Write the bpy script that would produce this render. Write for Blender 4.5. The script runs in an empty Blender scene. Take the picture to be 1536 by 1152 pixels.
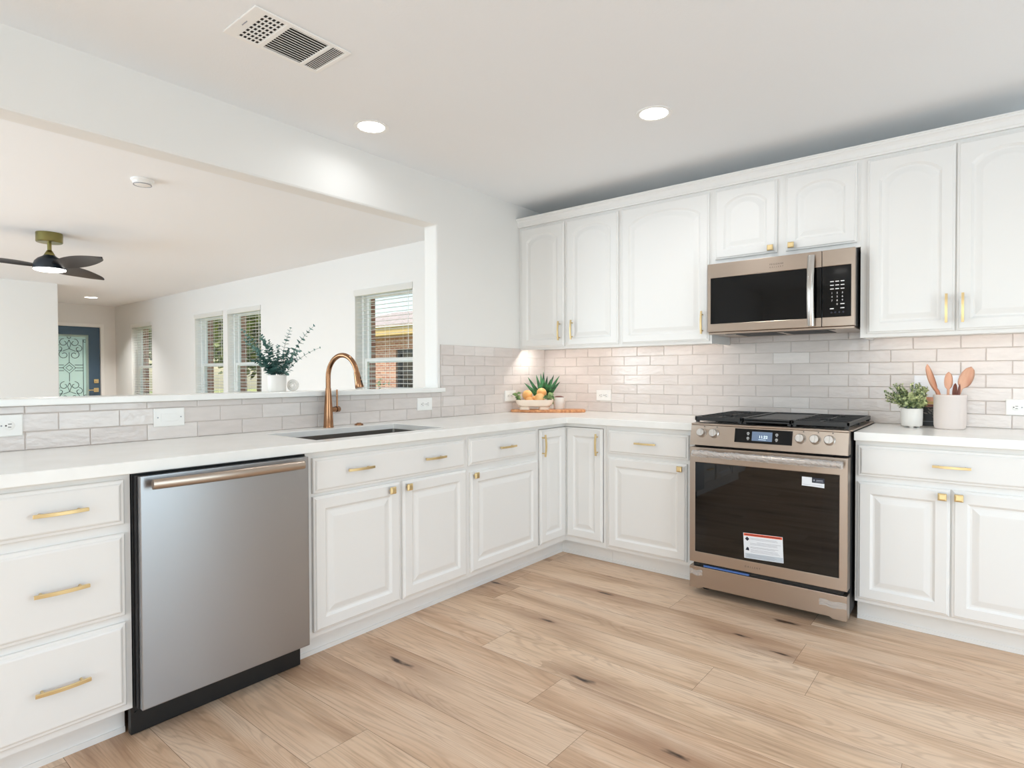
import bpy, bmesh, math, random
from mathutils import Vector, Matrix
S = bpy.context.scene
C = S.collection
PI = math.pi

# ------------------------------------------------------------------ camera
F_PX, YAW, PITCH, ROLL = 887.0, math.radians(39.204), math.radians(0.8804), math.radians(-0.1625)
CAM = Vector((2.7718, -3.8101, 1.1866))
_d = Vector((-math.sin(YAW)*math.cos(PITCH), math.cos(YAW)*math.cos(PITCH), -math.sin(PITCH)))
_r0 = Vector((math.cos(YAW), math.sin(YAW), 0)); _u0 = _r0.cross(_d)
_r = _r0*math.cos(ROLL) + _u0*math.sin(ROLL); _u = -_r0*math.sin(ROLL) + _u0*math.cos(ROLL)
cd = bpy.data.cameras.new('camera'); cam = bpy.data.objects.new('camera', cd); C.objects.link(cam)
cd.sensor_fit = 'HORIZONTAL'; cd.sensor_width = 36.0; cd.lens = F_PX/1536*36.0; cd.clip_start = 0.05; cd.clip_end = 300
cam.matrix_world = Matrix(((_r.x,_u.x,-_d.x,CAM.x),(_r.y,_u.y,-_d.y,CAM.y),(_r.z,_u.z,-_d.z,CAM.z),(0,0,0,1)))
S.camera = cam

# ------------------------------------------------------------------ view, sky, sun, fill lamps
S.view_settings.view_transform = 'Standard'; S.view_settings.look = 'None'
S.view_settings.gamma = 1.0; S.view_settings.use_curve_mapping = False
S.view_settings.exposure = 0.16
S.cycles.max_bounces = 14; S.cycles.diffuse_bounces = 8; S.cycles.glossy_bounces = 5
S.cycles.transmission_bounces = 8; S.cycles.transparent_max_bounces = 12
S.cycles.sample_clamp_indirect = 6.0; S.cycles.caustics_reflective = False; S.cycles.caustics_refractive = False

W = bpy.data.worlds.new('world'); S.world = W; W.use_nodes = True
wn = W.node_tree.nodes; wl = W.node_tree.links
sky = wn.new('ShaderNodeTexSky'); sky.sky_type = 'NISHITA'; sky.sun_disc = False
sky.sun_elevation = math.radians(48); sky.sun_rotation = math.radians(200); sky.air_density = 1.2; sky.dust_density = 1.0
wn['Background'].inputs['Strength'].default_value = 0.27
wl.new(sky.outputs[0], wn['Background'].inputs['Color'])

def lamp(name, kind, loc, energy, color=(1,1,1), rot=None, **kw):
    l = bpy.data.lights.new(name, kind); l.energy = energy; l.color = color
    for k, v in kw.items(): setattr(l, k, v)
    o = bpy.data.objects.new(name, l); C.objects.link(o); o.location = loc
    if rot: o.rotation_euler = rot
    return o
sunl = lamp('sun', 'SUN', (0,0,20), 4.2, (1,.94,.84), (math.radians(40), 0, math.radians(-28)), angle=math.radians(0.6))
# added fill lamps at assumed openings in the unseen walls behind the camera
FILL_COL = (0.71, 0.875, 1.0)
lamp('fill_kitchen_back', 'AREA', (2.5,-6.46,1.18), 45, FILL_COL, (math.radians(90),0,0), shape='RECTANGLE', size=2.5, size_y=2.1)
lamp('fill_kitchen_side', 'AREA', (4.66,-2.1,1.1), 29, FILL_COL, (math.radians(90),0,math.radians(90)), shape='RECTANGLE', size=1.6, size_y=1.95)
lamp('fill_living_back', 'AREA', (-3.6,-6.46,1.2), 162, (0.655,0.848,1.0), (math.radians(90),0,0), shape='RECTANGLE', size=3.6, size_y=2.1)

# ------------------------------------------------------------------ materials
def lin(c): return tuple(((v/255)/12.92 if v/255 <= .04045 else ((v/255+.055)/1.055)**2.4) for v in c)
def mat(name, rgb, rough=.5, metal=0.0, spec=.5, emit=None, estr=0.0, coat=0.0, aniso=0.0, alpha=1.0, trans=0.0, srgb=True):
    m = bpy.data.materials.new(name); m.use_nodes = True; b = m.node_tree.nodes['Principled BSDF']
    col = lin(rgb) if srgb else rgb
    b.inputs['Base Color'].default_value = (*col, 1); b.inputs['Roughness'].default_value = rough
    b.inputs['Metallic'].default_value = metal; b.inputs['Specular IOR Level'].default_value = spec
    b.inputs['Coat Weight'].default_value = coat; b.inputs['Anisotropic'].default_value = aniso
    b.inputs['Alpha'].default_value = alpha; b.inputs['Transmission Weight'].default_value = trans
    if emit: b.inputs['Emission Color'].default_value = (*lin(emit), 1); b.inputs['Emission Strength'].default_value = estr
    return m
def N(m, t, **kw):
    n = m.node_tree.nodes.new(t)
    for k, v in kw.items(): setattr(n, k, v)
    return n
def Lk(m, a, b): m.node_tree.links.new(a, b)
def pb(m): return m.node_tree.nodes['Principled BSDF']
def add_bump(m, scale, strength, dist=.002, detail=4, stretch=None, rough=.6):
    tc = N(m,'ShaderNodeNewGeometry'); nz = N(m,'ShaderNodeTexNoise'); nz.inputs['Scale'].default_value = scale
    nz.inputs['Detail'].default_value = detail; nz.inputs['Roughness'].default_value = rough
    if stretch:
        mp = N(m,'ShaderNodeMapping'); mp.inputs['Scale'].default_value = stretch
        Lk(m, tc.outputs['Position'], mp.inputs[0]); Lk(m, mp.outputs[0], nz.inputs['Vector'])
    else: Lk(m, tc.outputs['Position'], nz.inputs['Vector'])
    bp = N(m,'ShaderNodeBump'); bp.inputs['Strength'].default_value = strength; bp.inputs['Distance'].default_value = dist
    Lk(m, nz.outputs['Fac'], bp.inputs['Height']); Lk(m, bp.outputs[0], pb(m).inputs['Normal'])
    return nz
def tone(m, c1, c2, scale, stretch=None, lo=.35, hi=.65, detail=4):
    """two close tones of one material mixed by noise"""
    tc = N(m,'ShaderNodeNewGeometry'); nz = N(m,'ShaderNodeTexNoise'); nz.inputs['Scale'].default_value = scale; nz.inputs['Detail'].default_value = detail
    mp = N(m,'ShaderNodeMapping'); mp.inputs['Scale'].default_value = stretch or (1,1,1)
    Lk(m, tc.outputs['Position'], mp.inputs[0]); Lk(m, mp.outputs[0], nz.inputs['Vector'])
    cr = N(m,'ShaderNodeValToRGB'); cr.color_ramp.elements[0].position = lo; cr.color_ramp.elements[1].position = hi
    cr.color_ramp.elements[0].color = (*lin(c1),1); cr.color_ramp.elements[1].color = (*lin(c2),1)
    Lk(m, nz.outputs['Fac'], cr.inputs[0]); Lk(m, cr.outputs[0], pb(m).inputs['Base Color'])
    return m

M = {}
M['wall'] = mat('wall_paint', (236,236,234), .75, spec=.3); add_bump(M['wall'], 170, .12, .0015)
M['ceil'] = mat('ceiling_paint', (241,243,245), .85, spec=.2); add_bump(M['ceil'], 120, .3, .002)
M['trim'] = mat('trim_white', (244,244,242), .4)
M['cab'] = mat('cabinet_white_paint', (235,234,232), .38, spec=.45); add_bump(M['cab'], 40, .03, .001)
M['cabin'] = mat('cabinet_interior', (205,200,192), .7)
M['quartz'] = mat('white_quartz', (243,243,240), .22, spec=.5); tone(M['quartz'], (240,240,237), (246,246,244), 9, lo=.3, hi=.7)
M['brass'] = mat('brushed_brass', (229,204,154), .4, metal=1.0); add_bump(M['brass'], 300, .04, .0005, stretch=(1,1,8))
M['steel'] = mat('brushed_stainless', (184,169,156), .30, metal=1.0, aniso=.65)
M['steel_cool'] = mat('brushed_stainless_cool', (170,172,176), .30, metal=1.0, aniso=.7); add_bump(M['steel_cool'], 60, .035, .0006, stretch=(1,1,28))
tg_ = N(M['steel_cool'],'ShaderNodeTangent', direction_type='RADIAL', axis='Z'); Lk(M['steel_cool'], tg_.outputs[0], pb(M['steel_cool']).inputs['Tangent']); pb(M['steel_cool']).inputs['Anisotropic Rotation'].default_value = .25
tg_ = N(M['steel'],'ShaderNodeTangent', direction_type='RADIAL', axis='Z'); Lk(M['steel'], tg_.outputs[0], pb(M['steel']).inputs['Tangent']); pb(M['steel']).inputs['Anisotropic Rotation'].default_value = .25; add_bump(M['steel'], 60, .035, .0006, stretch=(1,1,28))
M['steelp'] = mat('polished_stainless', (205,202,198), .18, metal=1.0)
M['sinksteel'] = mat('sink_stainless', (150,145,140), .32, metal=1.0)
M['black'] = mat('black_plastic', (16,16,17), .45)
M['blackglass'] = mat('black_glass', (8,8,9), .06, spec=.3)
M['iron'] = mat('cast_iron', (30,30,31), .36, spec=.5); add_bump(M['iron'], 300, .15, .0006)
M['enamel'] = mat('black_enamel', (14,14,15), .18)
M['bronze'] = mat('champagne_bronze', (160,120,90), .2, metal=1.0); add_bump(M['bronze'], 200, .03, .0005, stretch=(6,6,1))
M['gasket'] = mat('dark_grey_gasket', (34,34,36), .6)
M['white_plastic'] = mat('white_plastic', (240,240,238), .35)
M['dark_slot'] = mat('dark_slot', (52,50,48), .8)
M['ceramic'] = mat('white_ceramic', (232,229,224), .5); add_bump(M['ceramic'], 90, .08, .001)
M['cream'] = mat('cream_ceramic', (240,224,208), .45)
M['stoneware'] = mat('pale_pink_stoneware', (224,214,209), .6); add_bump(M['stoneware'], 140, .15, .001)
M['soil'] = mat('dark_soil', (48,38,32), .95)
M['peach'] = mat('peach_skin', (238,172,92), .5); tone(M['peach'], (240,176,104), (244,200,140), 14)
M['wood'] = mat('pale_beech', (216,162,134), .5); tone(M['wood'], (208,150,122), (224,176,148), 30, stretch=(1,1,.15))
M['wooddark'] = mat('walnut_wood', (120,70,58), .5); tone(M['wooddark'], (104,58,48), (134,82,68), 30, stretch=(1,1,.2))
M['board'] = mat('acacia_board', (196,122,70), .45); tone(M['board'], (190,118,72), (232,176,126), 10, stretch=(1.2,7,3))
M['aloe'] = mat('aloe_leaf', (38,84,52), .4); tone(M['aloe'], (22,54,34), (78,150,92), 22)
M['leaf_green'] = mat('green_leaf', (96,130,74), .5); tone(M['leaf_green'], (70,104,60), (138,166,104), 25)
M['euc'] = mat('eucalyptus_leaf', (66,112,104), .55); tone(M['euc'], (54,100,94), (128,166,158), 30)
M['stem'] = mat('grey_stem', (112,128,120), .6)
M['boxwood'] = mat('small_leaf', (112,134,78), .5); tone(M['boxwood'], (66,94,50), (204,212,158), 42, lo=.36, hi=.60)
M['navy'] = mat('fan_navy', (24,34,44), .35)
M['blade'] = mat('fan_blade_dark', (40,44,50), .38); tone(M['blade'], (14,18,25), (34,31,32), 6, stretch=(1,1,1))
M['antique'] = mat('antique_brass', (140,132,84), .3, metal=1.0)
M['doorblue'] = mat('slate_blue_paint', (74,100,122), .45)
M['glow'] = mat('lamp_lens', (255,255,255), .4, emit=(255,252,246), estr=7.0)
M['glowdim'] = mat('lamp_inner_trim', (250,250,248), .4)
M['led'] = mat('led_diffuser', (255,255,255), .4, emit=(255,236,220), estr=27.0)
M['puck'] = mat('puck_lens', (255,255,255), .4, emit=(255,242,230), estr=20.0)
M['blind'] = mat('blind_slat_white', (250,250,248), .45)
tr_ = N(M['blind'],'ShaderNodeBsdfTranslucent'); tr_.inputs[0].default_value = (.95,.95,.93,1); mt_ = N(M['blind'],'ShaderNodeMixShader'); mt_.inputs[0].default_value = .45
Lk(M['blind'], pb(M['blind']).outputs[0], mt_.inputs[1]); Lk(M['blind'], tr_.outputs[0], mt_.inputs[2]); Lk(M['blind'], mt_.outputs[0], M['blind'].node_tree.nodes['Material Output'].inputs[0])
M['brick'] = mat('red_brick', (150,100,80), .85)
M['shingle'] = mat('pink_grey_shingle', (180,160,150), .9); tone(M['shingle'], (166,146,136), (196,178,168), 8)
M['fascia'] = mat('tan_fascia', (196,168,110), .6)
M['bark'] = mat('bark', (92,74,58), .9)
M['treeleaf'] = mat('tree_leaf', (98,120,62), .6); tone(M['treeleaf'], (58,82,38), (160,172,96), 1.6)
M['lawn'] = mat('lawn_grass', (160,168,92), .9); tone(M['lawn'], (122,142,62), (206,196,128), .9)
M['filmm'] = mat('clear_film', (248,248,248), .1, alpha=.30); add_bump(M['filmm'], 55, .8, .004, detail=2)
M['paper'] = mat('white_paper', (234,238,244), .5)
M['orange'] = mat('orange_ink', (232,92,52), .5)
M['inkdark'] = mat('dark_ink', (30,34,52), .5)
M['inkgrey'] = mat('grey_ink', (150,154,164), .5)
M['inkblue'] = mat('pale_blue_ink', (196,206,216), .5)
M['greyprint'] = mat('grey_print', (96,92,88), .5)
M['whiteprint'] = mat('white_print', (232,232,232), .5)
M['screen'] = mat('display_screen', (70,84,104), .2, emit=(110,128,152), estr=.55)
M['digits'] = mat('display_digits', (230,245,255), .4, emit=(225,245,255), estr=.9)
M['bluetape'] = mat('blue_film', (78,112,176), .35)
M['cavity'] = mat('oven_cavity', (46,42,38), .5)
M['chrome'] = mat('chrome', (205,200,195), .3, metal=1.0)

# thin window glass and tinted oven glass
def glassmat(name, tint, gloss, rough=.02):
    m = bpy.data.materials.new(name); m.use_nodes = True; nt = m.node_tree; nt.nodes.clear()
    o = nt.nodes.new('ShaderNodeOutputMaterial'); mx = nt.nodes.new('ShaderNodeMixShader')
    t = nt.nodes.new('ShaderNodeBsdfTransparent'); g = nt.nodes.new('ShaderNodeBsdfGlossy'); fr = nt.nodes.new('ShaderNodeLayerWeight'); pw = nt.nodes.new('ShaderNodeMath'); ma = nt.nodes.new('ShaderNodeMath')
    t.inputs[0].default_value = (*tint, 1); g.inputs['Roughness'].default_value = rough; fr.inputs[0].default_value = .5
    pw.operation = 'POWER'; pw.inputs[1].default_value = 5; ma.operation = 'MULTIPLY_ADD'; ma.inputs[1].default_value = .9; ma.inputs[2].default_value = gloss
    nt.links.new(fr.outputs['Facing'], pw.inputs[0]); nt.links.new(pw.outputs[0], ma.inputs[0])
    nt.links.new(ma.outputs[0], mx.inputs[0]); nt.links.new(t.outputs[0], mx.inputs[1]); nt.links.new(g.outputs[0], mx.inputs[2]); nt.links.new(mx.outputs[0], o.inputs[0])
    return m
M['glass'] = glassmat('window_glass', (.96,.98,.97), .03)
M['ovenglass'] = glassmat('tinted_oven_glass', (.10,.095,.09), .06)
M['frost'] = mat('mint_frosted_glass', (226,240,235), .35)
tr_ = N(M['frost'],'ShaderNodeBsdfTranslucent'); tr_.inputs[0].default_value = (*lin((222,238,232)),1); mt_ = N(M['frost'],'ShaderNodeMixShader'); mt_.inputs[0].default_value = .6
Lk(M['frost'], pb(M['frost']).outputs[0], mt_.inputs[1]); Lk(M['frost'], tr_.outputs[0], mt_.inputs[2]); Lk(M['frost'], mt_.outputs[0], M['frost'].node_tree.nodes['Material Output'].inputs[0])

# per-tile / per-plank tint carried by a colour attribute
def attr_tint(m, c1, c2):
    at = N(m,'ShaderNodeAttribute', attribute_name='tint'); mx = N(m,'ShaderNodeMix', data_type='RGBA')
    mx.inputs[6].default_value = (*lin(c1),1); mx.inputs[7].default_value = (*lin(c2),1)
    sp = N(m,'ShaderNodeSeparateColor'); Lk(m, at.outputs['Color'], sp.inputs[0]); Lk(m, sp.outputs[0], mx.inputs[0])
    return at, sp, mx
M['tile'] = mat('glazed_tile', (214,206,201), .09, spec=.5)
at, sp, mx = attr_tint(M['tile'], (214,206,202), (231,226,223))
nz2 = N(M['tile'],'ShaderNodeTexNoise'); nz2.inputs['Scale'].default_value = 26; nz2.inputs['Detail'].default_value = 5
g2 = N(M['tile'],'ShaderNodeNewGeometry'); mp2 = N(M['tile'],'ShaderNodeMapping'); mp2.inputs['Scale'].default_value = (.35,.35,1.6)
Lk(M['tile'], g2.outputs['Position'], mp2.inputs[0]); Lk(M['tile'], mp2.outputs[0], nz2.inputs['Vector'])
mxx = N(M['tile'],'ShaderNodeMix', data_type='RGBA'); mxx.blend_type = 'MULTIPLY'; mxx.inputs[0].default_value = 1.0
rr = N(M['tile'],'ShaderNodeMapRange'); rr.inputs['From Min'].default_value=.3; rr.inputs['From Max'].default_value=.7; rr.inputs['To Min'].default_value=.95; rr.inputs['To Max'].default_value=1.03
Lk(M['tile'], nz2.outputs['Fac'], rr.inputs[0]); Lk(M['tile'], mx.outputs[2], mxx.inputs[6]); Lk(M['tile'], rr.outputs[0], mxx.inputs[7])
Lk(M['tile'], mxx.outputs[2], pb(M['tile']).inputs['Base Color'])
bt = N(M['tile'],'ShaderNodeBump'); bt.inputs['Strength'].default_value=.9; bt.inputs['Distance'].default_value=.0022
nz3 = N(M['tile'],'ShaderNodeTexNoise'); nz3.inputs['Scale'].default_value=48; nz3.inputs['Detail'].default_value=2
mp3 = N(M['tile'],'ShaderNodeMapping'); mp3.inputs['Scale'].default_value=(.6,.6,1.3)
Lk(M['tile'], g2.outputs['Position'], mp3.inputs[0]); Lk(M['tile'], mp3.outputs[0], nz3.inputs['Vector'])
Lk(M['tile'], nz3.outputs['Fac'], bt.inputs['Height']); Lk(M['tile'], bt.outputs[0], pb(M['tile']).inputs['Normal'])
M['grout'] = mat('grout', (202,193,188), .9)

def floor_material():
    m = mat('oak_plank', (198,168,142), .42, spec=.4)
    at, sp, mx = attr_tint(m, (213,179,149), (225,195,165))
    g = N(m,'ShaderNodeNewGeometry'); add = N(m,'ShaderNodeVectorMath', operation='MULTIPLY_ADD')
    Lk(m, at.outputs['Color'], add.inputs[0]); add.inputs[1].default_value=(37,53,0); Lk(m, g.outputs['Position'], add.inputs[2])
    # fine grain
    mp = N(m,'ShaderNodeMapping'); mp.inputs['Scale'].default_value=(1.6,30,1); Lk(m, add.outputs[0], mp.inputs[0])
    n1 = N(m,'ShaderNodeTexNoise'); n1.inputs['Scale'].default_value=2.6; n1.inputs['Detail'].default_value=8; n1.inputs['Roughness'].default_value=.62; Lk(m, mp.outputs[0], n1.inputs['Vector'])
    # broad warm/cool drift along the board
    mpb = N(m,'ShaderNodeMapping'); mpb.inputs['Scale'].default_value=(.55,3.6,1); Lk(m, add.outputs[0], mpb.inputs[0])
    n2 = N(m,'ShaderNodeTexNoise'); n2.inputs['Scale'].default_value=1.5; n2.inputs['Detail'].default_value=3; n2.inputs['Distortion'].default_value=.6; Lk(m, mpb.outputs[0], n2.inputs['Vector'])
    # cathedral figure: rings of a warped stretched field
    mpc = N(m,'ShaderNodeMapping'); mpc.inputs['Scale'].default_value=(.5,5.2,1); Lk(m, add.outputs[0], mpc.inputs[0])
    n3 = N(m,'ShaderNodeTexNoise'); n3.inputs['Scale'].default_value=1.1; n3.inputs['Detail'].default_value=1.5; n3.inputs['Distortion'].default_value=.35; Lk(m, mpc.outputs[0], n3.inputs['Vector'])
    k = N(m,'ShaderNodeMath', operation='MULTIPLY'); k.inputs[1].default_value=34; Lk(m, n3.outputs['Fac'], k.inputs[0])
    fr = N(m,'ShaderNodeMath', operation='SINE'); k2 = N(m,'ShaderNodeMath', operation='MULTIPLY'); k2.inputs[1].default_value=6.283; Lk(m, k.outputs[0], k2.inputs[0]); Lk(m, k2.outputs[0], fr.inputs[0])
    rg = N(m,'ShaderNodeMapRange'); rg.inputs['From Min'].default_value=.2; rg.inputs['From Max'].default_value=1; rg.inputs['To Min'].default_value=0; rg.inputs['To Max'].default_value=.22; Lk(m, fr.outputs[0], rg.inputs[0])
    # knots and dark cracks
    mpv = N(m,'ShaderNodeMapping'); mpv.inputs['Scale'].default_value=(.85,3.3,1); Lk(m, add.outputs[0], mpv.inputs[0])
    nd = N(m,'ShaderNodeTexNoise'); nd.inputs['Scale'].default_value=9; nd.inputs['Detail'].default_value=4; Lk(m, mpv.outputs[0], nd.inputs['Vector'])
    nv = N(m,'ShaderNodeVectorMath', operation='MULTIPLY_ADD'); nv.inputs[1].default_value=(.16,.16,0); Lk(m, nd.outputs['Color'], nv.inputs[0]); Lk(m, mpv.outputs[0], nv.inputs[2])
    vo = N(m,'ShaderNodeTexVoronoi'); vo.inputs['Scale'].default_value=1.25; vo.inputs['Randomness'].default_value=1; vo.voronoi_dimensions='2D'; Lk(m, nv.outputs[0], vo.inputs['Vector'])
    kn = N(m,'ShaderNodeMapRange'); kn.inputs['From Min'].default_value=.012; kn.inputs['From Max'].default_value=.06; kn.inputs['To Min'].default_value=1; kn.inputs['To Max'].default_value=0; Lk(m, vo.outputs['Distance'], kn.inputs[0])
    halo = N(m,'ShaderNodeMapRange'); halo.inputs['From Min'].default_value=.05; halo.inputs['From Max'].default_value=.42; halo.inputs['To Min'].default_value=.5; halo.inputs['To Max'].default_value=0; Lk(m, vo.outputs['Distance'], halo.inputs[0])
    scv = N(m,'ShaderNodeSeparateColor'); Lk(m, vo.outputs['Color'], scv.inputs[0]); lt = N(m,'ShaderNodeMath', operation='LESS_THAN'); lt.inputs[1].default_value=.42; Lk(m, scv.outputs[0], lt.inputs[0])
    def gate(x):
        g_ = N(m,'ShaderNodeMath', operation='MULTIPLY'); Lk(m, x.outputs[0], g_.inputs[0]); Lk(m, lt.outputs[0], g_.inputs[1]); return g_
    kn = gate(kn); halo = gate(halo)
    def mul(a, col, fac):
        x = N(m,'ShaderNodeMix', data_type='RGBA'); x.inputs[7].default_value=(*lin(col),1)
        Lk(m, a, x.inputs[6]); Lk(m, fac, x.inputs[0]); return x.outputs[2]
    def rng(src, a, b, c, d):
        x = N(m,'ShaderNodeMapRange'); 
        for i, v in zip(('From Min','From Max','To Min','To Max'), (a,b,c,d)): x.inputs[i].default_value = v
        Lk(m, src, x.inputs[0]); return x.outputs[0]
    Lk(m, sp.outputs[0], mx.inputs[0])
    c = mul(mx.outputs[2], (230,206,182), rng(n2.outputs['Fac'], .42,.66,0,.75))
    c = mul(c, (158,122,94), rng(n2.outputs['Fac'], .46,.30,0,.55))
    c = mul(c, (140,108,84), rng(n1.outputs['Fac'], .52,.72,0,.42))
    c = mul(c, (234,214,192), rng(n1.outputs['Fac'], .46,.3,0,.4))
    c = mul(c, (146,110,84), rg.outputs[0])
    c = mul(c, (140,100,74), halo.outputs[0])
    c = mul(c, (52,36,28), kn.outputs[0])
    Lk(m, c, pb(m).inputs['Base Color'])
    b = N(m,'ShaderNodeBump'); b.inputs['Strength'].default_value=.12; b.inputs['Distance'].default_value=.001; Lk(m, n1.outputs['Fac'], b.inputs['Height']); Lk(m, b.outputs[0], pb(m).inputs['Normal'])
    return m
M['floor'] = floor_material()
M['seam'] = mat('floor_seam', (120,94,74), .8)
def brick_material(m):
    g = N(m,'ShaderNodeNewGeometry'); sx = N(m,'ShaderNodeSeparateXYZ'); ad = N(m,'ShaderNodeMath', operation='ADD'); cx = N(m,'ShaderNodeCombineXYZ')
    Lk(m, g.outputs['Position'], sx.inputs[0]); Lk(m, sx.outputs[0], ad.inputs[0]); Lk(m, sx.outputs[1], ad.inputs[1]); Lk(m, ad.outputs[0], cx.inputs[0]); Lk(m, sx.outputs[2], cx.inputs[1])
    b = N(m,'ShaderNodeTexBrick'); b.inputs['Scale'].default_value=1; b.inputs['Brick Width'].default_value=.2; b.inputs['Row Height'].default_value=.068; b.inputs['Mortar Size'].default_value=.007
    b.inputs['Color1'].default_value=(*lin((158,98,76)),1); b.inputs['Color2'].default_value=(*lin((190,138,112)),1); b.inputs['Mortar'].default_value=(*lin((205,192,176)),1)
    Lk(m, cx.outputs[0], b.inputs['Vector']); Lk(m, b.outputs['Color'], pb(m).inputs['Base Color'])
brick_material(M['brick'])

# ------------------------------------------------------------------ mesh helpers
def new(): return bmesh.new()
def box(bm, x0,x1,y0,y1,z0,z1, bev=0, seg=2):
    r = bmesh.ops.create_cube(bm, size=1); vs = r['verts']
    for v in vs: v.co = Vector(((x0+x1)/2+v.co.x*(x1-x0),(y0+y1)/2+v.co.y*(y1-y0),(z0+z1)/2+v.co.z*(z1-z0)))
    if bev:
        es = list({e for v in vs for e in v.link_edges})
        bmesh.ops.bevel(bm, geom=es, offset=bev, segments=seg, affect='EDGES', profile=.6)
    return vs
def loft(bm, loops, cap0=True, cap1=True, closed=True):
    L = [[bm.verts.new(p) for p in lp] for lp in loops]; n = len(L[0])
    for a, b in zip(L[:-1], L[1:]):
        for i in range(n if closed else n-1):
            j = (i+1) % n
            bm.faces.new((a[i], a[j], b[j], b[i]))
    if cap0: bm.faces.new(L[0][::-1])
    if cap1: bm.faces.new(L[-1])
    return L
def frame_for(t):
    t = t.normalized(); a = Vector((0,0,1)) if abs(t.z) < .9 else Vector((1,0,0))
    n = t.cross(a).normalized(); return n, t.cross(n).normalized()
def tube(bm, pts, r, seg=10, cap=True, sq=None):
    """r: radius or list; sq=(w,h): rectangular section instead"""
    pts = [Vector(p) for p in pts]; n = len(pts); rs = r if isinstance(r,(list,tuple)) else [r]*n
    t0 = (pts[1]-pts[0]); nn, bb = frame_for(t0); loops = []; prev = t0.normalized()
    for i, p in enumerate(pts):
        t = (pts[min(i+1,n-1)]-pts[max(i-1,0)]).normalized()
        q = prev.rotation_difference(t); nn = q @ nn; bb = q @ bb; prev = t
        if sq:
            w, h = sq; loops.append([p+nn*a*w/2+bb*b*h/2 for a,b in ((-1,-1),(1,-1),(1,1),(-1,1))])
        else: loops.append([p+(nn*math.cos(2*PI*k/seg)+bb*math.sin(2*PI*k/seg))*rs[i] for k in range(seg)])
    loft(bm, loops, cap, cap)
def lathe(bm, prof, c=(0,0,0), seg=28, mtx=None):
    c = Vector(c); loops = []
    for r, z in prof:
        lp = [Vector((max(r,1e-5)*math.cos(2*PI*k/seg), max(r,1e-5)*math.sin(2*PI*k/seg), z)) for k in range(seg)]
        loops.append([(mtx @ p if mtx else p)+c for p in lp])
    loft(bm, loops, True, True)
def prism(bm, poly, axis, a0, a1):
    """poly: 2D points in the plane normal to axis"""
    def P(u,v,w): return {'x':(w,u,v),'y':(u,w,v),'z':(u,v,w)}[axis]
    loft(bm, [[P(u,v,a0) for u,v in poly],[P(u,v,a1) for u,v in poly]])
def cells(bm, us, vs, keep, w0, w1, mp):
    """plate cut into cells: front/back faces for kept cells, walls at the rims"""
    cache = {}
    def V(i,j,k):
        if (i,j,k) not in cache: cache[(i,j,k)] = bm.verts.new(mp(us[i],vs[j],(w0,w1)[k]))
        return cache[(i,j,k)]
    nu, nv = len(us)-1, len(vs)-1
    K = lambda i,j: 0<=i<nu and 0<=j<nv and keep((us[i]+us[i+1])/2,(vs[j]+vs[j+1])/2)
    for i in range(nu):
        for j in range(nv):
            if not K(i,j): continue
            bm.faces.new([V(i,j,0),V(i,j+1,0),V(i+1,j+1,0),V(i+1,j,0)]); bm.faces.new([V(i,j,1),V(i+1,j,1),V(i+1,j+1,1),V(i,j+1,1)])
            if not K(i-1,j): bm.faces.new([V(i,j,0),V(i,j,1),V(i,j+1,1),V(i,j+1,0)])
            if not K(i+1,j): bm.faces.new([V(i+1,j,0),V(i+1,j+1,0),V(i+1,j+1,1),V(i+1,j,1)])
            if not K(i,j-1): bm.faces.new([V(i,j,0),V(i+1,j,0),V(i+1,j,1),V(i,j,1)])
            if not K(i,j+1): bm.faces.new([V(i,j+1,0),V(i,j+1,1),V(i+1,j+1,1),V(i+1,j+1,0)])
def obj(name, bm, m, parent=None, loc=(0,0,0), rot=(0,0,0), smooth=False, bevel=0, mtx=None, autos=None, recalc=True):
    if recalc: bmesh.ops.recalc_face_normals(bm, faces=bm.faces)
    me = bpy.data.meshes.new(name); bm.to_mesh(me); bm.free(); me.materials.append(m)
    o = bpy.data.objects.new(name, me); C.objects.link(o)
    if smooth or autos:
        me.polygons.foreach_set('use_smooth', [True]*len(me.polygons))
        if autos:
            me.set_sharp_from_angle(angle=math.radians(autos))
    o.location = loc; o.rotation_euler = rot
    if mtx is not None: o.matrix_local = mtx
    if parent: o.parent = parent
    if bevel:
        b = o.modifiers.new('bevel','BEVEL'); b.width = bevel; b.segments = 2; b.limit_method = 'ANGLE'; b.angle_limit = math.radians(40)
    return o
def thing(name, label, cat, loc=(0,0,0), rotz=0, group=None):
    o = bpy.data.objects.new(name, None); C.objects.link(o); o.empty_display_size = .1
    o.location = loc; o.rotation_euler = (0,0,rotz); o['label'] = label; o['category'] = cat
    if group: o['group'] = group
    return o
def tag(o, label, cat, group=None):
    o['label'] = label; o['category'] = cat
    if group: o['group'] = group
    return o
def struct(name, bm, m, parent=None, **kw):
    o = obj(name, bm, m, parent, **kw)
    if not parent: o['kind'] = 'structure'
    return o
def text(name, s, size, m, parent, mtx, extrude=.0004, align='CENTER', sx=1.0, spacing=1.0):
    c = bpy.data.curves.new(name,'FONT'); c.body = s; c.size = size; c.align_x = align; c.align_y = 'CENTER'; c.extrude = extrude; c.space_character = spacing
    t = bpy.data.objects.new(name, c); C.objects.link(t)
    me = bpy.data.meshes.new_from_object(t.evaluated_get(bpy.context.evaluated_depsgraph_get()))
    bpy.data.objects.remove(t); me.materials.clear(); me.materials.append(m); me.name = name
    for v in me.vertices: v.co.x *= sx
    o = bpy.data.objects.new(name, me); C.objects.link(o); o.parent = parent; o.matrix_local = mtx
    return o
ROTX = Matrix.Rotation(PI/2, 4, 'X')       # text plane facing -y
def face_y(x,y,z): return Matrix.Translation((x,y,z)) @ ROTX

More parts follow.
